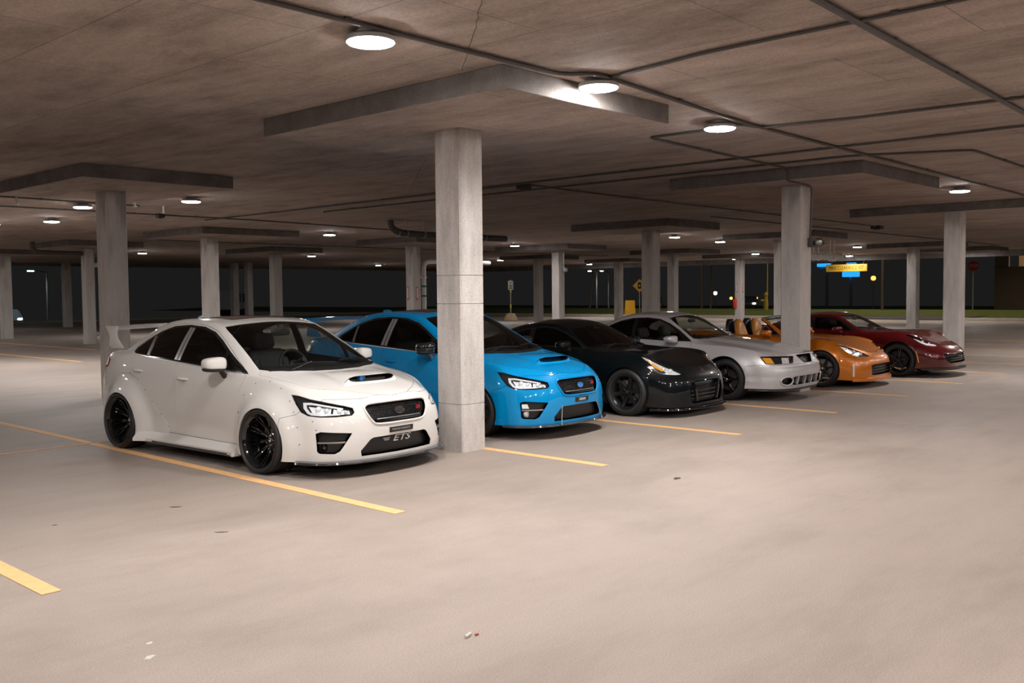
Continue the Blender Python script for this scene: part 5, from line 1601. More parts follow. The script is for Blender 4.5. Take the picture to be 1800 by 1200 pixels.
def make_black_coupe(root, pm):
    m = dict(CM); m['rim'] = pbr('satin_black_rim', (.02, .02, .022), .3, .3); m['cap'] = CM['trim']; m['seat'] = CM['cloth']; m['wind'] = glass('smoked_windshield', (.10, .10, .105)); m['win'] = CM['win_dark']; m['hl_house'] = m['reflector']
    sh = build_coupe(root, BLACK_COUPE, pm, m)
    for s_ in (-1, 1):
        H = empty('headlight'); H.parent = root
        sh.patch('turn_signal', m['amber'], H, 45, [(.375, .80), (.35, .80), (.22, .715), (.14, .66), (.175, .655), (.26, .70)], s_, off=-.008, thick=.02, cell=.02)
        for (u, v, r_) in ((.13, .685, .028), (.04, .655, .032)):
            bm = new(); p, n = sh.hit(u, v, 45, s_); lathe_at(bm, p - n * .02, Vector((s_ * .2, -1, .1)), [(0, .012), (r_ * .6, .010), (r_, 0), (r_ * 1.2, .006), (r_ * 1.25, -.01)], 20)
            obj('lamp_projector', bm, m['reflector'], H, smooth=40)
        sh.patch('lamp_divider', m['trim'], H, 45, [(.30, .665), (.33, .69), (.235, .69), (.12, .645), (.14, .635)], s_, off=-.010, thick=.015, cell=.03)
    bars = empty('mouth_slats'); bars.parent = root
    for k, z in enumerate((.42, .36, .30, .25)):
        sh.patch('slat', m['black'], bars, 0, [(-.42, z), (.42, z), (.42, z + .012), (-.42, z + .012)], 0, off=-.018, thick=.03, cell=.06)
    for s_ in (-1, 1):
        sh.patch('mouth_tooth', m['black'], bars, 0, [(s_ * .34, .49), (s_ * .37, .49), (s_ * .30, .22), (s_ * .26, .22)][::s_], 0, off=.004, thick=.04, cell=.06)
    E = empty('front_emblem'); E.parent = root
    sh.patch('emblem_ring', m['chrome'], E, 0, ring_poly(0, .625, .046, .038)[0], 0, off=.006, thick=.01, cell=.02)
    sh.patch('emblem_bar', m['chrome'], E, 0, [(-.06, .619), (.06, .619), (.06, .631), (-.06, .631)], 0, off=.009, thick=.008, cell=.03)
    lip_from(sh, root, 'front_splitter', m['black'], .125, -.36, out=.04, th=.026)
    side_skirt(sh, root, pm, .40, 2.14, z0=.12, z1=.22, x_out=.035)
    wiper(sh, root, -.5, .1, .66, .60, m['trim']); wiper(sh, root, .6, .15, .72, .61, m['trim'])
    sh.patch('tail_lamp', m['redlens'], root, 60, [(3.0, .78), (3.15, .76), (3.2, .86), (3.0, .88)], -1, off=.006, thick=.01)
    sh.patch('tail_lamp', m['redlens'], root, 60, [(3.0, .78), (3.15, .76), (3.2, .86), (3.0, .88)], 1, off=.006, thick=.01)
def ring_poly(x, z, r, r2, n=20):
    return [(x + r * math.cos(2 * PI * k / n), z + r * .85 * math.sin(2 * PI * k / n)) for k in range(n)], None

# --- silver coupe
M_LINES = mk((0, (-.97, -1.005, -1.02, -.985, -.90), (.21, .33, .48, .60, .735)), (.32, (-.965, -.995, -1.01, -.97, -.885), (.21, .33, .48, .60, .735)),
    (.60, (-.91, -.94, -.95, -.91, -.82), (.21, .33, .48, .60, .73)), ((.80, .815, .82, .81, .765), (-.75, -.77, -.78, -.73, -.62), (.21, .33, .48, .61, .73)),
    ((.885, .90, .905, .895, .80), -.44, (.21, .35, .5, .66, .80)), ((.90, .915, .925, .905, .795), 0, (.21, .35, .52, .70, .855)),
    ((.87, .885, .90, .885, .79), .45, (.21, .36, .53, .70, .872)), ((.86, .875, .89, .88, .805), .9, (.21, .36, .53, .71, .885)),
    ((.86, .875, .89, .88, .81), 1.3, (.21, .36, .54, .72, .90)), ((.865, .88, .895, .885, .80), 1.8, (.21, .36, .55, .74, .92)),
    ((.88, .895, .91, .90, .80), 2.15, (.21, .37, .56, .76, .945)), ((.90, .915, .925, .905, .79), 2.57, (.22, .38, .57, .77, .96)),
    ((.875, .89, .895, .88, .74), 3.0, (.24, .39, .58, .78, .96)), ((.80, .81, .82, .80, .67), (3.42, 3.44, 3.46, 3.44, 3.38), (.26, .4, .6, .78, .95)),
    (.45, (3.56, 3.6, 3.62, 3.6, 3.54), (.28, .42, .6, .78, .94)), (0, (3.6, 3.64, 3.66, 3.64, 3.58), (.28, .42, .6, .78, .94)))
def _m_extra(p, sg):
    if p[1] < .55 and p[2] > .72 and abs(p[0]) < .75:      # raised cowl hood with two flanks and a spine
        k = sstep(-.93, -.3, p[1]) * sstep(.56, .42, p[1])
        p[2] += k * (.038 * sstep(.50, .38, abs(p[0])) + .008 * math.exp(-(abs(p[0]) / .05) ** 2))
    if abs(p[0]) > .6: p[0] -= sg * .010 * math.exp(-((p[2] - .395) / .025) ** 2)
    if p[1] < -.5 and .55 < p[2] < .64: p[1] -= .018 * math.exp(-((p[2] - .575) / .02) ** 2)
    return p
SILVER_COUPE = dict(lines=M_LINES, R=.33, wb=2.573, Ra=.365, za=.345, tw=.275, rim=.235, xo=(.90, .905), drop=.0, wheel=dict(style='thin', spokes=5, dish=.05), flare=.028, flare_w=.13, ends=(-1.0, 3.6), extra=_m_extra,
    zc=[(-.90, .735), (-.7, .79), (-.4, .85), (0, .895), (.3, .925), (.45, .945), (.58, 1.005), (.85, 1.16), (1.05, 1.27), (1.2, 1.335), (1.4, 1.372), (1.6, 1.388), (1.9, 1.385), (2.2, 1.345), (2.6, 1.21), (2.9, 1.075), (3.05, 1.03), (3.4, 1.01), (3.6, .95)],
    rx=[(-.9, .3), (-.7, .5), (-.4, .63), (.2, .68), (.55, .71), (.75, .69), (1.0, .62), (1.25, .575), (1.8, .56), (2.2, .56), (2.6, .59), (3.0, .61), (3.5, .58)],
    rz=[(-.9, .735), (-.5, .80), (0, .865), (.4, .90), (.62, .93), (.8, 1.015), (1.0, 1.145), (1.2, 1.262), (1.35, 1.312), (1.6, 1.338), (1.9, 1.335), (2.15, 1.285), (2.45, 1.17), (2.75, 1.05), (2.95, .992), (3.2, .982), (3.6, .94)],
    ws=[(0, .45), (.35, .49), (.62, .61), (.675, .69), (.60, .98), (.545, 1.24), (.3, 1.215), (0, 1.20)], rg=[(0, 2.98), (.4, 2.95), (.52, 2.8), (.49, 2.35), (.3, 2.29), (0, 2.28)],
    dlo=[(.68, .915), (1.1, .918), (1.7, .940), (2.1, .970), (2.42, 1.03), (2.47, 1.075), (2.35, 1.16), (2.15, 1.235), (1.9, 1.285), (1.6, 1.297), (1.35, 1.272), (1.15, 1.20), (.95, 1.09), (.78, .98)],
    side_glass=[[(.80, .93), (1.75, .957), (1.78, 1.272), (1.6, 1.278), (1.38, 1.255), (1.18, 1.185), (.98, 1.07)], [(1.83, .97), (2.1, .985), (2.38, 1.04), (2.40, 1.075), (2.3, 1.155), (2.12, 1.215), (1.86, 1.268)]],
    hood=[(0, -.865), (.35, -.845), (.58, -.77), (.66, -.68), (.685, -.35), (.695, 0), (.71, .35), (.70, .58), (.62, .52), (.35, .43), (0, .395)],
    door=[(.62, .30), (.60, .6), (.66, .90), (.8, 1.0), (.98, 1.115), (1.16, 1.225), (1.36, 1.295), (1.6, 1.32), (1.80, 1.31), (1.84, .94), (1.84, .6), (1.80, .32), (1.7, .27), (.7, .27)],
    bump=[(-1.2, .05), (-1.2, .585), (-.60, .585), (-.45, .57), (-.35, .56), (-.35, .05)], rbump=[(3.0, .05), (3.05, .5), (3.2, .7), (4, .7), (4, .05)],
    hl=(40, [(.0, .602), (.13, .596), (.225, .598), (.262, .712), (.12, .712), (-.055, .705), (-.275, .712), (-.245, .602)] if False else [(-.25, .605), (.0, .600), (.13, .597), (.225, .600), (.27, .715), (.12, .718), (-.12, .716), (-.30, .708)]), hood_z=.6,
    front=dict(grille=([(0, .725), (.24, .722), (.275, .718), (.165, .608), (.15, .600), (0, .598)], .05), bumper_intake=([(0, .40), (.46, .397), (.53, .38), (.545, .32), (.50, .272), (0, .262)], .05)),
    pockets=dict(fog_pocket=(20, [(.27 + .105 * math.cos(a), .335 + .058 * math.sin(a)) for a in [2 * PI * k / 20 for k in range(20)]])),
    cabin=dict(w=.78, y0=.66, y1=2.5, z=.90, dash=.92, seat=(1.42, .22), mir=(0, 1.10, 1.235)),
    mirror=(.965, .93, .955, (.23, .15, .125), (.11, -.02, -.05)), handle=(1.66, .80))
def make_silver_coupe(root, pm):
    m = dict(CM); m['rim'] = pbr('dark_chrome', (.10, .10, .11), .12, 1); m['cap'] = CM['chrome']; m['seat'] = pbr('grey_leather', (.25, .20, .19), .6); m['wind'] = glass('clear_windshield', (.80, .86, .80)); m['win'] = glass('smoked_side', (.30, .32, .31)); m['far_clear'] = True
    sh = build_coupe(root, SILVER_COUPE, pm, m)
    for s_ in (-1, 1):
        H = empty('headlight'); H.parent = root
        sh.patch('turn_signal', m['amber'], H, 40, [(.21, .612), (.245, .70), (.12, .70), (.085, .612)], s_, off=-.012, thick=.02, cell=.02)
        sh.patch('lamp_reflector', m['reflector'], H, 40, [(-.05, .612), (-.06, .70), (-.20, .695), (-.18, .615)], s_, off=-.014, thick=.01, cell=.02)
        for (u, v, r_) in ((-.12, .655, .038),):
            bm = new(); p, n = sh.hit(u, v, 40, s_); lathe_at(bm, p - n * .012, Vector((s_ * .1, -1, 0)), [(0, .008), (r_ * .5, .004), (r_, 0), (r_ * 1.1, .005)], 20)
            obj('lamp_bowl', bm, m['reflector'], H, smooth=40)
        # round bezel around the fog pocket
        bm = new(); P = []
        for k in range(28):
            a = 2 * PI * k / 28; p, n = sh.hit(.27 + .115 * math.cos(a), .335 + .066 * math.sin(a), 20, s_)
            P.append(p + n * .004)
        tube(bm, P, .014, 8, closed=True); fixn(bm); obj('fog_bezel', bm, pm, root, smooth='all')
    for x in (-.36, -.12, .12, .36):
        sh.patch('intake_post', pm, root, 0, [(x - .014, .264), (x + .014, .264), (x + .014, .398), (x - .014, .398)], 0, off=-.004, thick=.045, cell=.05)
    sh.patch('intake_frame', pm, root, 0, [(-.51, .250), (.51, .250), (.53, .268), (-.53, .268)], 0, off=.010, thick=.012, cell=.06)
    E = empty('front_emblem'); E.parent = root
    horse = [(0, .70), (.012, .69), (.008, .67), (.02, .655), (.008, .640), (.014, .615), (.004, .612), (-.004, .635), (-.018, .615), (-.024, .620), (-.012, .648), (-.014, .672), (-.006, .685)]
    sh.patch('emblem_figure', m['chrome'], E, 0, horse, 0, off=-.02, thick=.01, cell=.05)
    lip_from(sh, root, 'front_valance', m['trim'], .185, -.46, out=-.02, th=.02)
    side_skirt(sh, root, pm, .42, 2.16, z0=.17, z1=.27, x_out=.02)
    wiper(sh, root, -.5, .1, .60, .53, m['trim']); wiper(sh, root, .6, .15, .66, .54, m['trim'])
    t = empty('air_freshener'); t.parent = root
    bm = new(); box(bm, (0, 1.10, 1.13), (.03, .006, .10), bev=.002); cyl(bm, (0, 1.10, 1.17), (0, 1.10, 1.22), .002, 6); obj('hanging_card', bm, m['blueen'], t)
    for s_ in (-1, 1): sh.patch('tail_lamp', m['redlens'], root, 60, [(3.1, .72), (3.3, .72), (3.3, .86), (3.1, .86)], s_, off=.006, thick=.01)
    # low rear spoiler
    bm = new(); P = []
    for k in range(21):
        x = -.62 + 1.24 * k / 20; zz = 1.075 - .05 * (abs(x) / .62) ** 4
        P.append([(x, 3.34, zz - .045), (x, 3.36, zz), (x, 3.46, zz + .012), (x, 3.50, zz), (x, 3.46, zz - .03)])
    V = [[bm.verts.new(p) for p in r_] for r_ in P]
    for a, b in zip(V[:-1], V[1:]):
        for j in range(5): bm.faces.new((a[j], b[j], b[(j + 1) % 5], a[(j + 1) % 5]))
    bm.faces.new(V[0]); bm.faces.new(V[-1][::-1]); fixn(bm); obj('rear_spoiler', bm, pm, root, smooth=40)

# --- orange roadster
R_LINES = mk((0, (-.79, -.80, -.80, -.76, -.675), (.15, .28, .42, .54, .615)), (.32, (-.78, -.79, -.785, -.745, -.655), (.15, .28, .42, .54, .62)),
    (.60, (-.72, -.73, -.72, -.67, -.565), (.15, .28, .42, .55, .64)), ((.79, .80, .80, .785, .73), (-.58, -.59, -.57, -.52, -.39), (.15, .29, .44, .585, .705)),
    ((.88, .89, .895, .88, .79), -.32, (.16, .31, .48, .65, .79)), ((.89, .905, .91, .895, .795), 0, (.17, .33, .52, .73, .86)),
    ((.86, .87, .88, .87, .79), .45, (.17, .34, .53, .72, .875)), ((.85, .86, .87, .865, .80), .9, (.17, .34, .53, .72, .885)),
    ((.85, .86, .868, .862, .80), 1.3, (.17, .34, .54, .73, .895)), ((.86, .87, .878, .868, .79), 1.7, (.17, .34, .55, .75, .91)),
    ((.88, .89, .90, .89, .80), 2.15, (.17, .34, .56, .77, .935)), ((.89, .905, .91, .90, .79), 2.65, (.18, .34, .57, .78, .96)),
    ((.87, .88, .89, .875, .73), 3.0, (.2, .36, .58, .78, .965)), ((.78, .79, .80, .78, .63), (3.28, 3.3, 3.32, 3.3, 3.22), (.24, .4, .6, .8, .955)),
    (.45, (3.40, 3.44, 3.46, 3.44, 3.38), (.26, .42, .6, .8, .945)), (0, (3.43, 3.47, 3.5, 3.48, 3.41), (.26, .42, .6, .8, .945)))
ROADSTER = dict(lines=R_LINES, R=.33, wb=2.65, Ra=.350, za=.335, tw=.265, rim=.255, xo=(.915, .925), drop=.015, wheel=dict(style='thin', spokes=7, dish=.10, camber=.03), flare=.020, flare_w=.09, ends=(-.8, 3.4), bulge=0,
    zc=[(-.675, .615), (-.5, .69), (-.25, .775), (0, .835), (.3, .88), (.55, .905), (.8, .915), (1.2, .92), (1.8, .945), (2.0, .975), (2.4, 1.0), (2.8, 1.0), (3.2, .98), (3.4, .945)],
    rx=[(-.675, .3), (-.5, .5), (-.2, .65), (.2, .69), (.6, .72), (1.2, .72), (2.0, .70), (2.6, .66), (3.0, .6), (3.4, .5)],
    rz=[(-.675, .615), (-.4, .735), (0, .848), (.4, .885), (.8, .905), (1.2, .915), (1.8, .935), (2.2, .96), (2.6, .982), (3.0, .98), (3.4, .945)],
    open=[(0, .64), (.4, .69), (.64, .80), (.70, .95), (.71, 1.6), (.66, 1.98), (.5, 2.06), (0, 2.08)],
    hood=[(0, -.63), (.3, -.60), (.48, -.52), (.60, -.38), (.67, -.15), (.70, .2), (.72, .55), (.70, .66), (.6, .62), (.35, .55), (0, .52)],
    trunk=[(0, 2.45), (.5, 2.45), (.58, 2.6), (.55, 3.1), (.4, 3.3), (0, 3.34)],
    door=[(.74, .27), (.72, .6), (.76, .93), (1.9, .99), (1.92, .9), (1.90, .6), (1.82, .30), (1.7, .25), (.8, .25)],
    bump=[(-1.2, .05), (-1.2, .9), (-.66, .9), (-.62, .59), (-.45, .56), (-.34, .58), (-.34, .05)], rbump=[(2.98, .05), (3.0, .6), (3.1, .75), (4, .75), (4, .05)], hood_z=.5,
    hl=(45, [(-.22, .568), (-.1, .562), (.06, .568), (.17, .60), (.28, .68), (.38, .765), (.345, .775), (.22, .755), (.08, .70), (-.06, .638)]),
    front=dict(grille=([(0, .425), (.40, .42), (.47, .405), (.47, .25), (.40, .235), (0, .235)], .06)),
    cabin=dict(w=.77, y0=.86, y1=2.02, z=.90, dash=.90, seat=(1.28, .22), seats=False, mir=(0, 1.02, 1.19)),
    mirror=(.965, 1.0, .965, (.23, .14, .12), (.12, -.02, -.06)), handle=(1.68, .76))
def make_roadster(root, pm):
    m = dict(CM); m['rim'] = CM['trim']; m['lip'] = CM['chrome']; m['cap'] = CM['satin']; m['seat'] = pbr('orange_leather', (.62, .24, .03), .42); m['hl_house'] = m['reflector']
    sh = build_coupe(root, ROADSTER, pm, m)
    # open cabin: orange faced seats with black backs, rear bulkhead hoops
    for x in (-.36, .36):
        r = empty('seat'); r.parent = root
        t = Matrix.Rotation(math.radians(-17), 3, 'X')
        bm = new(); rounded(bm, (x, 1.40, .34), (.50, .52, .18), .06); fixn(bm); obj('seat_cushion', bm, m['seat'], r, smooth='all')
        bm = new()
        P = []
        for k in range(12):
            f = k / 11; zz = .36 + .84 * f; w_ = .25 - .06 * f if f < .55 else .03 + .187 * math.sqrt(max(0, 1 - ((f - .55) / .45) ** 2))
            P.append([(x + w_ * math.cos(a) , 1.64 + .24 * f + .075 * math.sin(a) * (1 if f < .97 else .6), zz) for a in [2 * PI * q / 20 for q in range(20)]])
        V = [[bm.verts.new(p) for p in r_] for r_ in P]
        for a, b in zip(V[:-1], V[1:]):
            for j in range(20): bm.faces.new((a[j], a[(j + 1) % 20], b[(j + 1) % 20], b[j]))
        bm.faces.new(V[0]); bm.faces.new(V[-1]); fixn(bm)
        for f in bm.faces: f.material_index = 0 if f.calc_center_median().y - (1.64 + .24 * (f.calc_center_median().z - .36) / .84) < .012 else 1
        obj('seat_backrest', bm, [m['seat'], m['trim']], r, smooth='all')
        bm = new(); P = []
        for k in range(10):
            f = k / 9; zz = .80 + .40 * f; w_ = .22 if f < .4 else .03 + .19 * math.sqrt(max(0, 1 - ((f - .4) / .6) ** 2))
            P.append([(x + w_ * math.cos(a), 1.98 + .06 * f + .07 * math.sin(a), zz) for a in [2 * PI * q / 20 for q in range(20)]])
        V = [[bm.verts.new(p) for p in r_] for r_ in P]
        for a, b in zip(V[:-1], V[1:]):
            for j in range(20): bm.faces.new((a[j], a[(j + 1) % 20], b[(j + 1) % 20], b[j]))
        bm.faces.new(V[0]); bm.faces.new(V[-1]); fixn(bm); obj('roll_hoop_cover', bm, m['trim'], root, smooth='all')
    # windshield glass with its painted frame
    base = [(x, .80 - .20 * (1 - (x / .70) ** 2), .912 + .0 * x) for x in np.linspace(-.70, .70, 15)]
    head = [(x, 1.24 - .12 * (1 - (x / .60) ** 2), 1.215 + .03 * (1 - (x / .60) ** 2)) for x in np.linspace(-.60, .60, 15)]
    P = [[tuple(np.array(a) * (1 - t) + np.array(b) * t + np.array([0, -.01, .02]) * 4 * t * (1 - t) * .5) for t in np.linspace(0, 1, 9)] for a, b in zip(base, head)]
    W_ = empty('windshield'); W_.parent = root
    bm = new(); grid_mesh(bm, P); obj('windshield_glass', bm, m['wind'], W_, smooth='all')
    bm = new()
    tube(bm, P[0], [.036] * 4 + [.030] * 5, 10); tube(bm, P[-1], [.036] * 4 + [.030] * 5, 10); fixn(bm)
    obj('windshield_frame', bm, pm, W_, smooth=50)
    bm = new(); tube(bm, [Vector(r_[-1]) + Vector((0, .004, -.004)) for r_ in P], .034, 10)
    for e in (P[0], P[-1]): tube(bm, [Vector(q) + Vector((0, .02, -.005)) for q in e], .024, 8)
    fixn(bm); obj('frame_seal', bm, m['trim'], W_, smooth=50)
    for s_ in (-1, 1):
        H = empty('headlight'); H.parent = root
        for (u, v, r_) in ((.09, .655, .036), (-.03, .612, .034), (.2, .71, .022)):
            bm = new(); p, n = sh.hit(u, v, 45, s_); lathe_at(bm, p - n * .02, Vector((s_ * .2, -1, .1)), [(0, .014), (r_ * .6, .010), (r_, 0), (r_ * 1.2, .006), (r_ * 1.25, -.01)], 20)
            obj('lamp_projector', bm, m['reflector'], H, smooth=40)
        sh.patch('lamp_reflector', m['chrome'], H, 45, [(-.15, .575), (.0, .575), (.04, .60), (-.08, .61)], s_, off=-.012, thick=.01, cell=.03)
        sh.patch('bumper_marker', m['white'], root, 45, [(.155, .225), (.185, .222), (.185, .445), (.155, .445)], s_, off=.004, thick=.006, cell=.05)
    bars = empty('grille_slats'); bars.parent = root
    for k, z in enumerate((.28, .33, .38)):
        sh.patch('slat', m['trim'], bars, 0, [(-.45, z), (.45, z), (.45, z + .010), (-.45, z + .010)], 0, off=-.02, thick=.03, cell=.06)
    lip_from(sh, root, 'chin_spoiler', pm, .16, -.52, out=.03, th=.05)
    side_skirt(sh, root, pm, .40, 2.25, z0=.12, z1=.22, x_out=.03)
    for s_ in (-1, 1): sh.patch('tail_lamp', m['redlens'], root, 60, [(3.05, .76), (3.2, .76), (3.22, .88), (3.05, .88)], s_, off=.006, thick=.01)

# --- red sports car
C_LINES = mk((0, (-.90, -.92, -.94, -.91, -.80), (.17, .27, .39, .50, .60)), (.32, (-.89, -.91, -.925, -.89, -.775), (.17, .27, .39, .50, .605)),
    (.62, (-.81, -.83, -.84, -.79, -.66), (.17, .27, .39, .51, .63)), ((.82, .83, .835, .815, .74), (-.64, -.66, -.65, -.59, -.44), (.17, .28, .41, .56, .71)),
    ((.905, .915, .92, .905, .785), -.34, (.18, .31, .47, .65, .825)), ((.915, .925, .94, .92, .775), 0, (.19, .34, .53, .74, .89)),
    ((.87, .88, .90, .89, .77), .45, (.19, .34, .53, .72, .875)), ((.86, .87, .885, .88, .79), .9, (.19, .34, .53, .71, .865)),
    ((.86, .87, .885, .88, .795), 1.3, (.19, .34, .54, .72, .875)), ((.87, .885, .90, .89, .79), 1.8, (.19, .34, .55, .74, .905)),
    ((.895, .91, .925, .915, .80), 2.2, (.19, .34, .56, .77, .935)), ((.915, .93, .94, .92, .79), 2.71, (.2, .35, .57, .79, .965)),
    ((.90, .91, .915, .90, .76), 3.05, (.22, .36, .58, .79, .97)), ((.82, .83, .84, .82, .69), (3.36, 3.38, 3.4, 3.38, 3.32), (.26, .4, .6, .79, .965)),
    (.5, (3.48, 3.52, 3.55, 3.53, 3.47), (.28, .42, .6, .79, .955)), (0, (3.5, 3.54, 3.57, 3.55, 3.49), (.28, .42, .6, .79, .955)))
def _c_extra(p, sg):
    if p[1] < .6 and p[2] > .58 and abs(p[0]) < .7:
        k = sstep(-.75, -.2, p[1]) * sstep(.62, .45, p[1])
        p[2] += k * .030 * sstep(.40, .22, abs(p[0]))
    return p
RED_CAR = dict(lines=C_LINES, R=.335, wb=2.71, Ra=.362, za=.345, tw=.275, rim=.25, xo=(.915, .93), drop=.0, wheel=dict(style='split', spokes=5, dish=.05), flare=.016, ends=(-.9, 3.5), extra=_c_extra,
    zc=[(-.80, .60), (-.6, .68), (-.3, .765), (0, .82), (.3, .85), (.55, .875), (.68, .93), (.95, 1.075), (1.15, 1.175), (1.3, 1.232), (1.5, 1.268), (1.7, 1.275), (2.0, 1.255), (2.4, 1.175), (2.8, 1.07), (3.1, .995), (3.3, .97), (3.55, .955)],
    rx=[(-.8, .3), (-.6, .5), (-.3, .64), (.2, .67), (.6, .71), (.85, .68), (1.1, .60), (1.35, .55), (1.8, .53), (2.3, .52), (2.8, .53), (3.2, .55), (3.5, .5)],
    rz=[(-.8, .60), (-.5, .715), (-.2, .835), (.05, .885), (.4, .88), (.7, .885), (.85, .935), (1.05, 1.045), (1.25, 1.145), (1.45, 1.205), (1.7, 1.222), (2.0, 1.20), (2.4, 1.11), (2.8, 1.01), (3.1, .97), (3.5, .955)],
    ws=[(0, .57), (.35, .62), (.63, .77), (.67, .86), (.57, 1.14), (.51, 1.33), (.3, 1.27), (0, 1.25)], rg=[(0, 3.1), (.35, 3.08), (.45, 2.9), (.43, 2.25), (.3, 2.15), (0, 2.12)],
    dlo=[(.85, .89), (1.3, .895), (1.8, .925), (2.15, .965), (2.35, 1.0), (2.25, 1.08), (2.0, 1.145), (1.7, 1.18), (1.45, 1.162), (1.25, 1.105), (1.05, 1.005)],
    side_glass=[[(.97, .905), (1.75, .933), (1.80, 1.155), (1.65, 1.158), (1.45, 1.14), (1.25, 1.08)], [(1.85, .95), (2.12, .975), (2.28, 1.01), (2.15, 1.09), (1.88, 1.145)]],
    hood=[(0, -.72), (.35, -.68), (.5, -.55), (.60, -.35), (.66, 0), (.68, .4), (.69, .72), (.6, .70), (.35, .56), (0, .51)],
    door=[(.78, .28), (.76, .6), (.84, .88), (1.0, .98), (1.2, 1.09), (1.42, 1.175), (1.65, 1.20), (1.82, 1.18), (1.88, .93), (1.90, .6), (1.84, .32), (1.7, .27), (.85, .27)],
    bump=[(-1.2, .05), (-1.2, .9), (-.72, .9), (-.60, .62), (-.42, .60), (-.345, .62), (-.345, .05)], rbump=[(3.07, .05), (3.1, .55), (3.2, .7), (4, .7), (4, .05)], hood_z=.5,
    hl=(50, [(-.12, .612), (.0, .612), (.12, .632), (.24, .69), (.34, .76), (.43, .83), (.40, .84), (.28, .80), (.12, .73), (-.04, .665)]),
    front=dict(grille=([(0, .46), (.48, .458), (.62, .47), (.66, .44), (.60, .33), (.50, .285), (0, .28)], .05)),
    cabin=dict(w=.77, y0=.82, y1=2.2, z=.88, dash=.90, seat=(1.52, .18), mir=(0, 1.2, 1.13)),
    mirror=(.965, 1.18, .935, (.21, .13, .10), (.11, -.03, -.07)), handle=(1.75, .72))
def make_red_car(root, pm):
    m = dict(CM); m['rim'] = CM['black']; m['cap'] = CM['black']; m['disc'] = CM['trim']; m['seat'] = CM['cloth']; m['wind'] = glass('light_windshield', (.80, .84, .84)); m['win'] = CM['win_dark']; m['far_clear'] = True
    sh = build_coupe(root, RED_CAR, pm, m)
    for s_ in (-1, 1):
        H = empty('headlight'); H.parent = root
        sh.patch('light_guide', m['drl'], H, 50, [(-.10, .620), (.12, .638), (.24, .69), (.33, .765), (.28, .75), (.20, .712), (.09, .672), (-.09, .650)], s_, off=-.006, thick=.02, cell=.02)
        bm = new()
        for (u, v, r_) in ((.15, .71, .028), (.03, .67, .026)):
            p, n = sh.hit(u, v, 50, s_); lathe_at(bm, p - n * .02, Vector((s_ * .2, -1, .1)), [(0, .012), (r_ * .6, .010), (r_, 0), (r_ * 1.2, .006), (r_ * 1.25, -.01)], 20)
        obj('lamp_projectors', bm, m['reflector'], H, smooth=40)
        sh.patch('side_marker', m['amber'], root, 90, [(-.415, .30), (-.400, .30), (-.372, .44), (-.345, .52), (-.36, .52), (-.39, .44)], s_, off=.004, thick=.005, cell=.05)
        sh.patch('tail_lamp', m['redlens'], root, 60, [(3.15, .78), (3.3, .78), (3.3, .87), (3.15, .87)], s_, off=.006, thick=.01)
    sh.patch('hood_vent', m['trim'], root, 'top', [(-.26, -.05), (.26, -.05), (.22, .18), (-.22, .18)], 0, off=.004, thick=.006, cell=.05)
    for k in range(4): sh.patch('vent_slat', pm, root, 'top', [(-.24 + .008 * k, -.02 + .05 * k), (.24 - .008 * k, -.02 + .05 * k), (.24 - .008 * k, .0 + .05 * k), (-.24 + .008 * k, .0 + .05 * k)], 0, off=.010, thick=.004, cell=.06)
    E = empty('front_emblem'); E.parent = root
    sh.patch('emblem_wing', m['chrome'], E, 0, [(-.055, .575), (-.01, .545), (0, .55), (.01, .545), (.055, .575), (.012, .562), (0, .566), (-.012, .562)], 0, off=.006, thick=.008, cell=.03)
    bars = empty('grille_slats'); bars.parent = root
    for z in (.32, .36, .40): sh.patch('slat', m['black'], bars, 0, [(-.50, z), (.50, z), (.50, z + .010), (-.50, z + .010)], 0, off=-.015, thick=.03, cell=.06)
    lip_from(sh, root, 'front_splitter', m['trim'], .165, -.42, out=.05, th=.03)
    side_skirt(sh, root, m['trim'], .42, 2.3, z0=.15, z1=.23, x_out=.03)
    wiper(sh, root, -.5, .1, .70, .66, m['trim'])

# ------------------------------------------------------------------ the cars
def make_car(name, x, y, rz, drop, label, cat='car'):
    r = empty(name, (x, y, -drop), rz); tag(r, label, cat, 'cars parked in a row'); return r
P_white = paint('white_paint', (.72, .70, .675), rough=.35)
P_blue = paint('blue_paint', (.0, .27, .62), rough=.35)
P_black = paint('black_paint', (.003, .005, .006), rough=.3); P_black.node_tree.nodes['Principled BSDF'].inputs['Coat Weight'].default_value = .7
P_silver = paint('silver_paint', (.60, .585, .60), metal=.35, rough=.38)
P_orange = paint('orange_paint', (.66, .185, .002), metal=.25, rough=.34)
P_red = paint('dark_red_paint', (.10, .001, .003), metal=.3, rough=.25)
car = make_car('sedan_car', 3.774, 2.362, .054, .035, 'white sedan with a tall rear wing, black deep wheels and a hood scoop')
sh, m = build_sedan(car, P_white, wide=True); finish_sedan(car, sh, m, P_white, True)
car = make_car('sedan_car', 6.736, 2.451, .054, .02, 'bright blue sedan with a hood scoop, half hidden by the nearest column')
sh, m = build_sedan(car, P_blue, wide=False); finish_sedan(car, sh, m, P_blue, False)
car = make_car('coupe_car', 9.45, 2.15, .045, .01, 'glossy black coupe with black wheels beside the blue sedan')
make_black_coupe(car, P_black)
car = make_car('coupe_car', 11.98, 2.05, .045, .0, 'silver coupe with a raised hood and amber corner lamps')
make_silver_coupe(car, P_silver)
car = make_car('roadster_car', 14.85, 1.79, .045, .015, 'orange open roadster with orange seats behind the boxed column')
make_roadster(car, P_orange)
car = make_car('sports_car', 17.7, 1.5, .045, .0, 'dark red low sports car with black wheels, farthest of the row')
make_red_car(car, P_red)

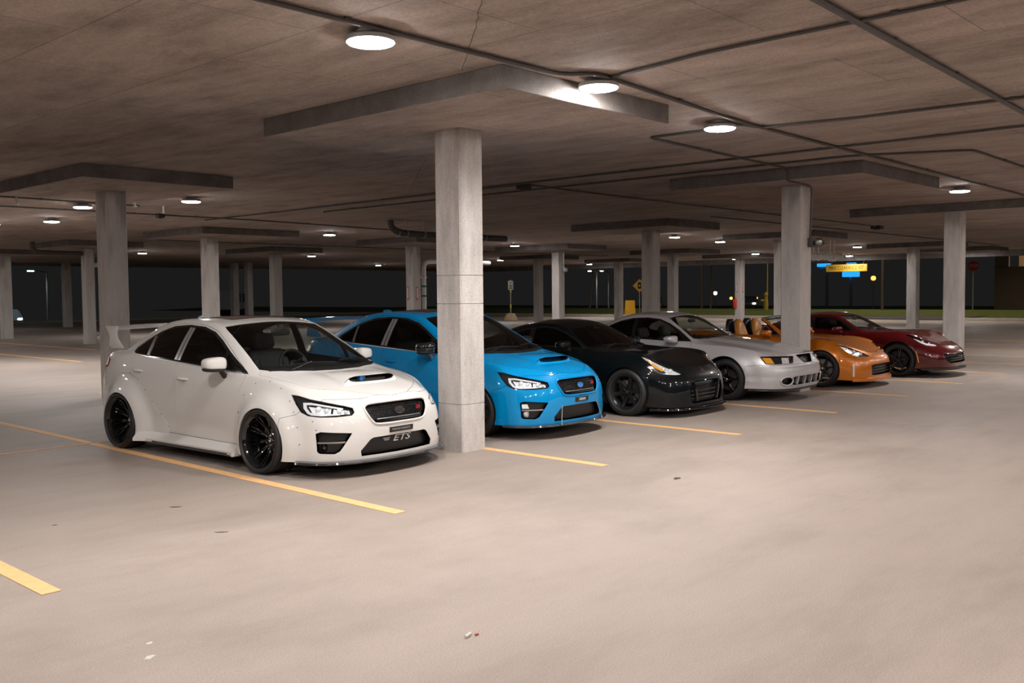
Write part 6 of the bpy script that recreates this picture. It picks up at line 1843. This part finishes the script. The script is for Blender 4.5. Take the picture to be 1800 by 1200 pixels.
# ------------------------------------------------------------------ things on columns, ceiling and floor
M_pipe = pbr('white_pipe', (.84, .82, .79), .35, noise=.08, nscale=3)
M_green = pbr('green_band', (.02, .22, .12), .5)
M_yel = pbr('yellow_sign', (.80, .40, .01), .45)
M_yelbar = pbr('yellow_bar', (.42, .24, .01), .5)
M_signw = pbr('sign_white', (.75, .74, .70), .5)
M_signr = pbr('sign_red', (.55, .03, .02), .45)
M_concbase = pbr('tan_concrete', (.62, .46, .30), .85, noise=.12, nscale=8)
def textmesh(name, body, size, mat, parent, loc, rot, ext=.002, xs=1.0):
    cu = bpy.data.curves.new('t', 'FONT'); cu.body = body; cu.size = size; cu.align_x = 'CENTER'; cu.align_y = 'CENTER'; cu.extrude = ext; cu.resolution_u = 3
    o = bpy.data.objects.new('t', cu); COL.objects.link(o); bpy.context.view_layer.update()
    me = bpy.data.meshes.new_from_object(o); bpy.data.objects.remove(o); bpy.data.curves.remove(cu)
    o = link(name, me, mat, parent); o.location = loc; o.rotation_euler = rot; o.scale = (xs, 1, 1)
    return o
# arrow plates marking extinguishers: 'left' on the face looking toward -x, 'front' on the face looking toward -y
def arrow_plate(x, y, z, face, label, h=.50, w=.17):
    r = empty('arrow_plate', (x, y, z), 0 if face == 'front' else -PI / 2); tag(r, label, 'sign')
    out = [(-w * .28, h / 2), (w * .28, h / 2), (w * .28, -h * .22), (w / 2, -h * .22), (0, -h / 2), (-w / 2, -h * .22), (-w * .28, -h * .22)]
    k = .70; inn = [(a * k, b * .84 + .008) for a, b in out]
    bm = new(); prism(bm, out, -.012, 0, 'y'); fixn(bm); obj('plate_border', bm, M_signr, r)
    bm = new(); prism(bm, inn, -.014, -.012, 'y'); fixn(bm); obj('plate_field', bm, M_signw, r)
    return r
arrow_plate(21.095, 20.98, 1.74, 'left', 'red and white arrow plate on the darker left face of its column')
arrow_plate(21.29, 20.695, 1.74, 'front', 'red and white arrow plate on the lighter right face of its column')
arrow_plate(45.395, 21.16, 1.86, 'left', 'small red and white arrow plate above the red extinguisher')
arrow_plate(45.62, 20.895, 1.86, 'front', 'faint arrow plate on the right face of the extinguisher column')
r = empty('fire_extinguisher', (45.30, 21.22, .78)); tag(r, 'red fire extinguisher in its cover hung on a far column', 'fire extinguisher')
bm = new(); lathe(bm, [(0, 0), (.09, 0), (.10, .03), (.10, .40), (.07, .47), (.03, .50), (.03, .54), (0, .54)], 20); fixn(bm); obj('cylinder_body', bm, pbr('extinguisher_red', (.75, .03, .01), .35, coat=.4), r, smooth=40)
bm = new(); box(bm, (0, 0, .56), (.12, .03, .02)); tube(bm, [(.03, 0, .53), (.12, 0, .50), (.13, 0, .3)], .012, 8); obj('handle_and_hose', bm, M_dark, r)
# box with conduit on the column between silver and orange cars
r = empty('wall_pack_light', (13.32, 1.665, 2.55)); tag(r, 'small glass fronted box lamp on the column between silver and orange cars', 'wall lamp')
bm = new(); rounded(bm, (0, -.04, 0), (.16, .08, .16), .012); obj('back_box', bm, pbr('dark_box', (.07, .065, .06), .5), r)
bm = new(); rounded(bm, (.08, -.13, .0), (.24, .12, .15), .03); obj('glass_cover', bm, glass('frosted_cover', (.7, .7, .7)), r, smooth=40)
bm = new(); rounded(bm, (.08, -.12, .0), (.17, .06, .09), .02); obj('lamp_core', bm, pbr('lamp_core_grey', (.55, .54, .53), .3, .5), r, smooth=40)
for dx, rr in ((-.08, .028), (.14, .018)):
    pass
# camera on the lit column
r = empty('security_camera', (29.50, 20.42, 2.70)); tag(r, 'small round camera on the column behind the black coupe', 'camera')
bm = new(); superell(bm, (0, -.02, 0), (.22, .22, .20), 2.2); obj('camera_dome', bm, pbr('camera_grey', (.35, .35, .35), .3), r, smooth='all')
bm = new(); box(bm, (0, .06, 0), (.10, .12, .10)); cyl(bm, (0, .06, .05), (0, .06, .95), .015, 8); obj('camera_arm', bm, M_steel, r)
# standpipes
def standpipe(x, y, label, bend):
    r = empty('standpipe', (x, y, 0)); tag(r, label, 'pipe')
    P = [(0, 0, 0), (0, 0, 2.72), (.04, 0, 2.84), (.14, -.02, 2.92), (.26, -.03, 2.94), (bend, -.05, 2.94)]
    bm = new(); tube(bm, P, .085, 16); fixn(bm); obj('pipe_body', bm, M_pipe, r, smooth=50)
    for z in (1.62, 1.98):
        bm = new(); lathe(bm, [(.087, z), (.087, z + .07)], 20); obj('colour_band', bm, M_green, r)
    for z in (.18, 2.35):
        bm = new(); lathe(bm, [(.085, z - .04), (.11, z - .03), (.11, z + .03), (.085, z + .04)], 20); fixn(bm); obj('coupling', bm, M_pipe, r)
    bm = new(); cyl(bm, (0, 0, .35), (.16, -.12, .35), .05, 12); cyl(bm, (.16, -.12, .35), (.20, -.15, .35), .08, 12); fixn(bm); obj('hose_valve', bm, M_pipe, r)
standpipe(13.47, 30.25, 'tall white standpipe with green bands beside the slim left column', 1.2)
standpipe(22.0, 21.1, 'tall white standpipe with green bands just left of the nearest column', 3.5)
# drain pipe below the ceiling left of the nearest column
r = empty('drain_pipe', (14.4, 14.0, 0)); tag(r, 'grey drain pipe hung under the ceiling left of the nearest column', 'pipe')
bm = new(); tube(bm, [(0, 0, 3.70), (.0, 0, 3.60), (.06, 0, 3.50), (.20, 0, 3.42), (.40, 0, 3.38), (1.2, .0, 3.36), (4.5, 0, 3.36)], .09, 14); fixn(bm); obj('pipe_run', bm, M_conduit, r, smooth=50)
for x in (.25, .55, 1.15, 1.2, 2.4, 3.6):
    bm = new(); tube(bm, [(x, .1 * math.cos(a), 3.375 + .1 * math.sin(a)) for a in [2 * PI * k / 16 for k in range(16)]], .010, 6, closed=True); cyl(bm, (x, 0, 3.47), (x, 0, CEIL), .008, 6); fixn(bm); obj('hanger', bm, M_steel, r)
r = empty('drain_pipe', (11.2, 29.6, 0)); tag(r, 'small curved grey pipe under the far left ceiling', 'pipe')
bm = new(); tube(bm, [(0, 0, 3.70), (.0, 0, 3.52), (.10, 0, 3.38), (.28, 0, 3.33), (1.75, .0, 3.33)], .08, 12); fixn(bm); obj('pipe_run', bm, M_conduit, r, smooth=50)
# white pipe right of the boxed column
r = empty('hung_pipe', (29.7, 10.0, 2.97)); tag(r, 'thick white horizontal pipe hung right of the boxed column', 'pipe')
bm = new(); tube(bm, [(0, 0, 0), (3.55, 0, .02), (3.80, 0, .02)], .135, 18); fixn(bm); obj('pipe_body', bm, M_pipe, r, smooth=50)
for x in (1.5, 1.9, 2.9, 3.25):
    bm = new(); tube(bm, [(x, .15 * math.cos(a), .01 + .15 * math.sin(a)) for a in [2 * PI * k / 18 for k in range(18)]], .014, 6, closed=True); cyl(bm, (x, 0, .15), (x, 0, CEIL - 2.97), .010, 6); fixn(bm); obj('hanger', bm, M_pipe, r)
# clearance bar at the driveway
r = empty('clearance_bar', (51.5, 0, 0)); tag(r, 'yellow hanging bar with black clearance lettering at the driveway gap', 'sign')
bm = new(); box(bm, (0, 17.55, 2.98), (.10, 2.45, .42), bev=.03); obj('bar_body', bm, M_yelbar, r)
textmesh('bar_lettering', "MAX CLEARANCE 8'0\"", .30, M_dark, r, (-.056, 17.55, 2.98), (PI / 2, 0, -PI / 2), xs=.70)
for y in (16.6, 18.5):
    bm = new(); cyl(bm, (0, y, 3.18), (.3, y, 3.45), .012, 6); obj('bar_chain', bm, M_steel, r)
# sign post in a concrete foot
r = empty('sign_post', (43.13, 36.17, 0), math.radians(-40)); tag(r, 'white parking sign on a post with yellow bands and tan concrete foot', 'sign')
bm = new(); lathe(bm, [(0, 0), (.46, 0), (.44, .08), (.28, .40), (.24, .43), (0, .43)], 8); fixn(bm); obj('concrete_foot', bm, M_concbase, r)
bm = new(); cyl(bm, (0, 0, .4), (0, 0, 2.45), .035, 10); obj('post', bm, M_steel, r, smooth=40)
for z in (.78, 1.75):
    bm = new(); cyl(bm, (0, 0, z), (0, 0, z + .22), .055, 10); obj('yellow_band', bm, pbr('bright_yellow', (.75, .62, .02), .4), r, smooth=40)
bm = new(); rounded(bm, (0, -.05, 2.22), (.34, .02, .58), .008); superell(bm, (0, -.05, 2.52), (.10, .02, .10)); obj('sign_plate', bm, M_signw, r)
for z, w_ in ((2.38, .10), (2.20, .24), (2.12, .16), (2.03, .26)):
    bm = new(); box(bm, (0, -.062, z), (w_, .004, .045)); obj('sign_marks', bm, M_dark, r)
# yellow board and diamond sign outside
r = empty('yellow_board', (53.55, 34.25, gz(53.6, 34.25)), math.radians(52 - 90 + 2)); tag(r, 'plain yellow tapered box standing on the curb edge', 'box')
bm = new(); 
q0 = [(-.36, -.22), (.36, -.22), (.36, .22), (-.36, .22)]; a = [bm.verts.new((x, y, 0)) for x, y in q0]; b = [bm.verts.new((x * .84, y * .8, 1.06)) for x, y in q0]
for i in range(4): bm.faces.new((a[i], a[(i + 1) % 4], b[(i + 1) % 4], b[i]))
bm.faces.new(a[::-1]); bm.faces.new(b); bmesh.ops.bevel(bm, geom=list(bm.edges), offset=.02, segments=2, affect='EDGES'); obj('box_body', bm, M_yel, r)
r = empty('diamond_sign', (56.0, 35.15, gz(56, 35.15)), math.radians(-50)); tag(r, 'yellow diamond road sign half hidden by a column', 'sign')
bm = new(); cyl(bm, (0, 0, 0), (0, 0, 1.7), .03, 8); obj('post', bm, M_steel, r)
bm = new(); prism(bm, [(-.50, 2.05), (0, 1.55), (.50, 2.05), (0, 2.55)], -.03, -.015, 'y'); obj('sign_plate', bm, M_yel, r)
bm = new(); prism(bm, [(-.12, 1.82), (.12, 1.82), (.12, 2.30), (-.12, 2.30)], -.036, -.03, 'y'); obj('sign_symbol', bm, M_dark, r)
bm = new(); prism(bm, [(-.04, 2.00), (.04, 2.00), (.04, 2.10), (-.04, 2.10)], -.040, -.036, 'y'); obj('symbol_lamp', bm, M_signw, r)
# sprinkler heads
for (x, y, wh) in ((6.9, 13.1, 'by the left column'), (8.1, 14.2, 'right of the left column'), (5.0, 14.1, 'at the left edge near a conduit elbow')):
    r = empty('sprinkler_head', (x, y, CEIL)); tag(r, 'small sprinkler head hung from the ceiling ' + wh, 'sprinkler')
    bm = new(); cyl(bm, (0, 0, 0), (0, 0, -.14), .02, 8); lathe(bm, [(0, -.14), (.05, -.15), (.05, -.16), (0, -.17)], 12); fixn(bm); obj('sprinkler_body', bm, M_steel, r)
# litter and marks on the floor
bm = new(); cyl(bm, (0, 0, .008), (.055, .02, .008), .008, 8); o = obj('litter_stub', bm, M_signw); o.location = (.99, -2.37, 0); tag(o, 'small white crumpled stub lying on the bare foreground floor', 'litter')
bm = new(); box(bm, (0, 0, .004), (.018, .012, .008)); o = obj('litter_crumb', bm, pbr('litter_red', (.4, .05, .06), .6)); o.location = (1.06, -2.38, 0); tag(o, 'tiny red crumb beside the white stub', 'litter')
M_stain = pbr('dark_stain', (.045, .035, .03), .8)
random.seed(4)
def stain(x, y, a, b, rot, label, mat=M_stain):
    bm = new(); n = 22; pts = []
    for k in range(n):
        t = 2 * PI * k / n; rr = 1 + random.uniform(-.25, .25)
        px, py = a * rr * math.cos(t), b * rr * math.sin(t)
        pts.append((px * math.cos(rot) - py * math.sin(rot), px * math.sin(rot) + py * math.cos(rot)))
    prism(bm, pts, .0006, .0016, 'z'); o = obj('floor_stain', bm, mat); o.location = (x, y, 0); tag(o, label, 'stain')
stain(1.54, 1.59, .055, .014, -.7, 'small dark smear on the floor in front of the white sedan, left one')
stain(1.34, .54, .045, .012, -.7, 'small dark smear on the floor in front of the white sedan, lower one')
stain(.62, 1.72, .018, .012, 0, 'tiny dark dot on the floor left of two smears')
stain(5.2, -.9, .05, .03, .3, 'small grey dot on the floor right of the nearest orange line end')
stain(-.19, -1.40, .035, .02, .4, 'small pale droplet mark low in the left foreground', pbr('pale_mark', (.62, .60, .57), .5))
stain(-.10, -1.22, .022, .013, .4, 'second pale droplet mark low in the left foreground', MATS['pale_mark'])

# ------------------------------------------------------------------ outside, beyond the garage
M_pole = pbr('weathered_pole', (.16, .11, .09), .7)
r = empty('stop_sign', (84.0, 20.6, gz(84, 20.6) - .1), math.radians(-72)); tag(r, 'red octagonal stop sign on a pale post beyond the grass', 'sign')
bm = new(); box(bm, (0, 0, 1.8), (.10, .05, 3.6)); obj('post', bm, pbr('pale_post', (.75, .78, .70), .5), r)
bm = new(); prism(bm, [(.44 * math.cos(PI / 8 + PI / 4 * k), 3.95 + .44 * math.sin(PI / 8 + PI / 4 * k)) for k in range(8)], -.06, -.03, 'y'); obj('sign_plate', bm, M_signr, r)
textmesh('sign_lettering', 'STOP', .34, M_signw, r, (0, -.064, 3.95), (PI / 2, 0, 0), xs=.85)
M_warm = emis('warm_street_light', (1.0, .72, .38), 60)
M_cool = emis('cool_street_light', (.45, .85, 1.0), 40)
M_whitelamp = emis('white_headlamp', (1, .97, .85), 9)
M_orangelamp = emis('orange_lantern', (1, .30, .04), 5)
M_redlamp = emis('red_tail_lamp', (1, .12, .03), 6)
def street_lamp(x, y, h, mat, label, energy=0, color=(1, .8, .5), s=.28, arm=1.2, z0=0):
    r = empty('street_lamp', (x, y, gz(x, y) - .05)); tag(r, label, 'street lamp')
    bm = new(); cyl(bm, (0, 0, 0), (0, 0, h), .09, 8, r2=.06); cyl(bm, (0, 0, h), (-arm, 0, h + .2), .04, 8); obj('pole', bm, M_pole, r)
    bm = new(); superell(bm, (-arm, 0, h + .18), (s * 2.2, s * 1.1, s * .5)); obj('lamp_head', bm, M_steel, r)
    bm = new(); superell(bm, (-arm, 0, h + .18 - s * .3), (s * 1.8, s * .9, s * .3)); obj('lamp_glass', bm, mat, r)
    if energy:
        L = bpy.data.lights.new('street_light', 'SPOT'); L.energy = energy; L.color = color; L.spot_size = math.radians(150); L.spot_blend = .6; L.shadow_soft_size = .3
        o = bpy.data.objects.new('lamp_light', L); COL.objects.link(o); o.parent = r; o.location = (-arm, 0, h - .1)
street_lamp(28.4, 71.9, 4.2, M_cool, 'far street lamp glowing bluish between two left columns', 300, (.6, .85, 1))
street_lamp(78.0, 56.0, 4.1, M_cool, 'far street lamp with a cyan glow right of the column behind the black coupe', 500, (.6, .85, 1))
street_lamp(79.0, 55.2, 4.1, M_whitelamp, 'far white street lamp right of a cyan one', 0)
street_lamp(66, 36, 9, M_warm, 'tall street lamp lighting the verge from above the ceiling line', 700)
street_lamp(63, 20, 9, M_warm, 'tall street lamp lighting the grass by the driveway', 1900)
street_lamp(64, 4, 9, M_warm, 'tall street lamp lighting the grass behind the red nose', 1300)
street_lamp(86, 12, 9, M_warm, 'unseen added street lamp far right beyond the stop sign', 700)  # added to light the front of the far building
street_lamp(40, 85, 9, M_warm, 'added street lamp in the dark yard behind the left columns', 500)  # added to brighten the yard ground slightly
def pole(x, y, h, label, mat=M_pole, rr=.07, lean=0, z0=.1):
    bm = new(); cyl(bm, (0, 0, 0), (lean, -lean, h), rr, 8, r2=rr * .7); o = obj('utility_pole', bm, mat); o.location = (x, y, gz(x, y) - .05); tag(o, label, 'pole')
pole(64, 34.0, 6.0, 'thin pole on the grass left of the extinguisher column', lean=.15)
pole(57.0, 40.6, 6.5, 'thin leaning pole beyond the curb behind the black coupe', lean=.4)
pole(62.0, 28.05, 5.2, 'thin yellow pole on the grass right of the extinguisher column', pbr('mustard_post', (.42, .30, .03), .6), rr=.06)
bm = new(); lathe(bm, [(0, 0), (.16, 0), (.18, .3), (.16, .7), (.10, .95), (.16, 1.1), (.08, 1.3), (0, 1.32)], 12); cyl(bm, (0, 0, .7), (-.3, .25, .7), .07, 8); fixn(bm)
o = obj('hydrant', bm, MATS['mustard_post'], smooth=40); o.location = (61.7, 28.0, gz(61.7, 28)); tag(o, 'yellow hydrant at the foot of the yellow pole', 'hydrant')
def far_car(x, y, rz, mat, lamp, label, n=2):
    r = empty('distant_car', (x, y, gz(x, y)), rz); tag(r, label, 'car')
    prof = [(-2.2, .3), (-2.25, .7), (-1.3, .9), (-.6, 1.4), (.9, 1.42), (1.7, .98), (2.25, .9), (2.25, .3)]
    bm = new(); prism(bm, prof, -.88, .88, 'x'); bmesh.ops.bevel(bm, geom=list(bm.edges), offset=.10, segments=3, affect='EDGES'); fixn(bm); obj('body_shell', bm, mat, r, smooth=50)
    for yy in (-1.4, 1.4):
        for s_ in (-1, 1):
            bm = new(); cyl(bm, (s_ * .70, yy, .32), (s_ * .90, yy, .32), .32, 20); obj('wheel', bm, CM['tire'], r)
    for s_ in (-1, 1):
        bm = new(); superell(bm, (s_ * .62, -2.22, .68), (.34, .12, .18)); obj('head_lamp', bm, lamp, r)
M_fc = pbr('distant_paint', (.12, .12, .13), .3, coat=1)
far_car(86.0, 42.8, math.radians(-62), M_fc, M_whitelamp, 'distant car with white headlamps seen past the extinguisher column')
far_car(80.0, 50.2, math.radians(-60), M_fc, M_redlamp, 'distant dark car with red lamps at the left end of the lit verge')
far_car(26.0, 74.0, math.radians(-10), M_fc, emis('dim_lamp', (1, .9, .8), 4), 'distant dim car between the two far left columns')
def far_lamp(x, y, z, mat, s, label):
    r = empty('lantern', (x, y, z)); tag(r, label, 'lamp')
    bm = new(); superell(bm, (0, 0, 0), (s, s, s)); obj('lantern_glass', bm, mat, r, smooth='all')
    bm = new(); cyl(bm, (0, 0, gz(x, y) - z), (0, 0, -s / 2), .04, 6); obj('lantern_post', bm, M_pole, r)
far_lamp(80, 27.5, 2.7, M_orangelamp, .38, 'far orange lantern left of the column behind the red sports car')
far_lamp(85.0, 46.0, 1.5, M_whitelamp, .34, 'far white lantern left of the extinguisher column')
far_lamp(87.5, 45.6, .95, M_orangelamp, .28, 'far small orange lantern beside the extinguisher column')
far_lamp(90.0, 44.0, .95, M_orangelamp, .22, 'tiny far orange lantern right of the extinguisher column')
# far blue lit shop front letters, unreadable at this distance
M_blue = emis('blue_neon', (.02, .32, .95), 1.4)
r = empty('neon_sign', (110.0, 0, 0)); tag(r, 'far blue glowing sign boards behind the yellow clearance bar', 'sign')
for (y0, y1, z0, z1) in ((46.6, 44.9, 4.55, 4.95), (42.9, 41.7, 4.55, 4.95), (43.4, 41.3, 3.25, 4.1)):
    bm = new(); box(bm, (0, (y0 + y1) / 2, (z0 + z1) / 2), (.3, abs(y1 - y0), z1 - z0), bev=.08); obj('sign_tube', bm, M_blue, r)
bm = new(); box(bm, (.4, 44, 4.4), (.2, 5.2, .2)); box(bm, (.4, 42.5, 1.8), (.3, .3, 5.2)); box(bm, (.4, 45.5, 1.8), (.3, .3, 5.2)); obj('sign_frame', bm, M_steel, r)
# far building at the right edge with one lit bay, and a white kiosk in the yard
r = empty('far_building', (95.0, 0, gz(95, 10))); tag(r, 'dark far building with one warmly lit bay at the right edge', 'building')
bm = new()
box(bm, (0, 0, 1.9), (.4, 44, 4.1)); box(bm, (0, 22.4 - 1.0, 4.5), (.4, 1.2, 1.2)); box(bm, (0, 0, 5.7), (.4, 44, 1.3)); box(bm, (4, 0, 6.2), (8, 44, .3)); box(bm, (4, 0, 3.8), (8, 44, .2)); box(bm, (0, -12, 4.5), (.4, 20, 1.2))
obj('wall', bm, pbr('brown_wall', (.28, .22, .18), .9), r)
bm = new(); box(bm, (7.8, 0, 4.5), (.3, 44, 1.4)); obj('bay_wall', bm, pbr('bay_wall', (.5, .38, .26), .9), r)
L = bpy.data.lights.new('bay_light', 'POINT'); L.energy = 260; L.color = (1, .72, .42); L.shadow_soft_size = .15
o = bpy.data.objects.new('bay_light', L); COL.objects.link(o); o.parent = r; o.location = (4, 18.5, 4.7)
bm = new(); superell(bm, (3.4, 19.6, 4.15), (.4, .6, .16)); obj('bay_lamp', bm, M_whitelamp, r)
r = empty('yard_trailer', (40.9, 66.1, gz(41, 66.1)), math.radians(35)); tag(r, 'small white trailer in the dark yard behind the white roof', 'trailer')
bm = new(); rounded(bm, (0, 0, 1.45), (3.2, 1.8, 1.7), .12); obj('trailer_body', bm, pbr('trailer_white', (.6, .6, .62), .4), r)
for x in (-.6, .6):
    bm = new(); cyl(bm, (x, -.9, .35), (x, .9, .35), .33, 20); obj('wheel', bm, CM['tire'], r)
bm = new(); rounded(bm, (-.5, -.92, 1.6), (1.1, .04, .7), .02); rounded(bm, (.9, -.92, 1.6), (.8, .04, .7), .02); obj('trailer_window', bm, CM['black'], r)
# bare twigs on the verge at the right
random.seed(9)
for k, (x, y) in enumerate(((92, 15.4), (93, 13.2), (94, 10.9))):
    bm = new()
    for q in range(7):
        a = random.uniform(-.4, .4); tube(bm, [(0, 0, 0), (a * .5, a * .6, 1.6), (a * 1.2, a * 1.4 + random.uniform(-.3, .3), 3.2 + random.uniform(0, .8))], [.07, .045, .02], 5)
    o = obj('bare_tree', bm, M_dark); o.location = (x, y, gz(x, y)); tag(o, 'thin bare shrub before the lit bay at the right edge, %s of three' % ['leftmost', 'middle', 'rightmost'][k], 'tree')
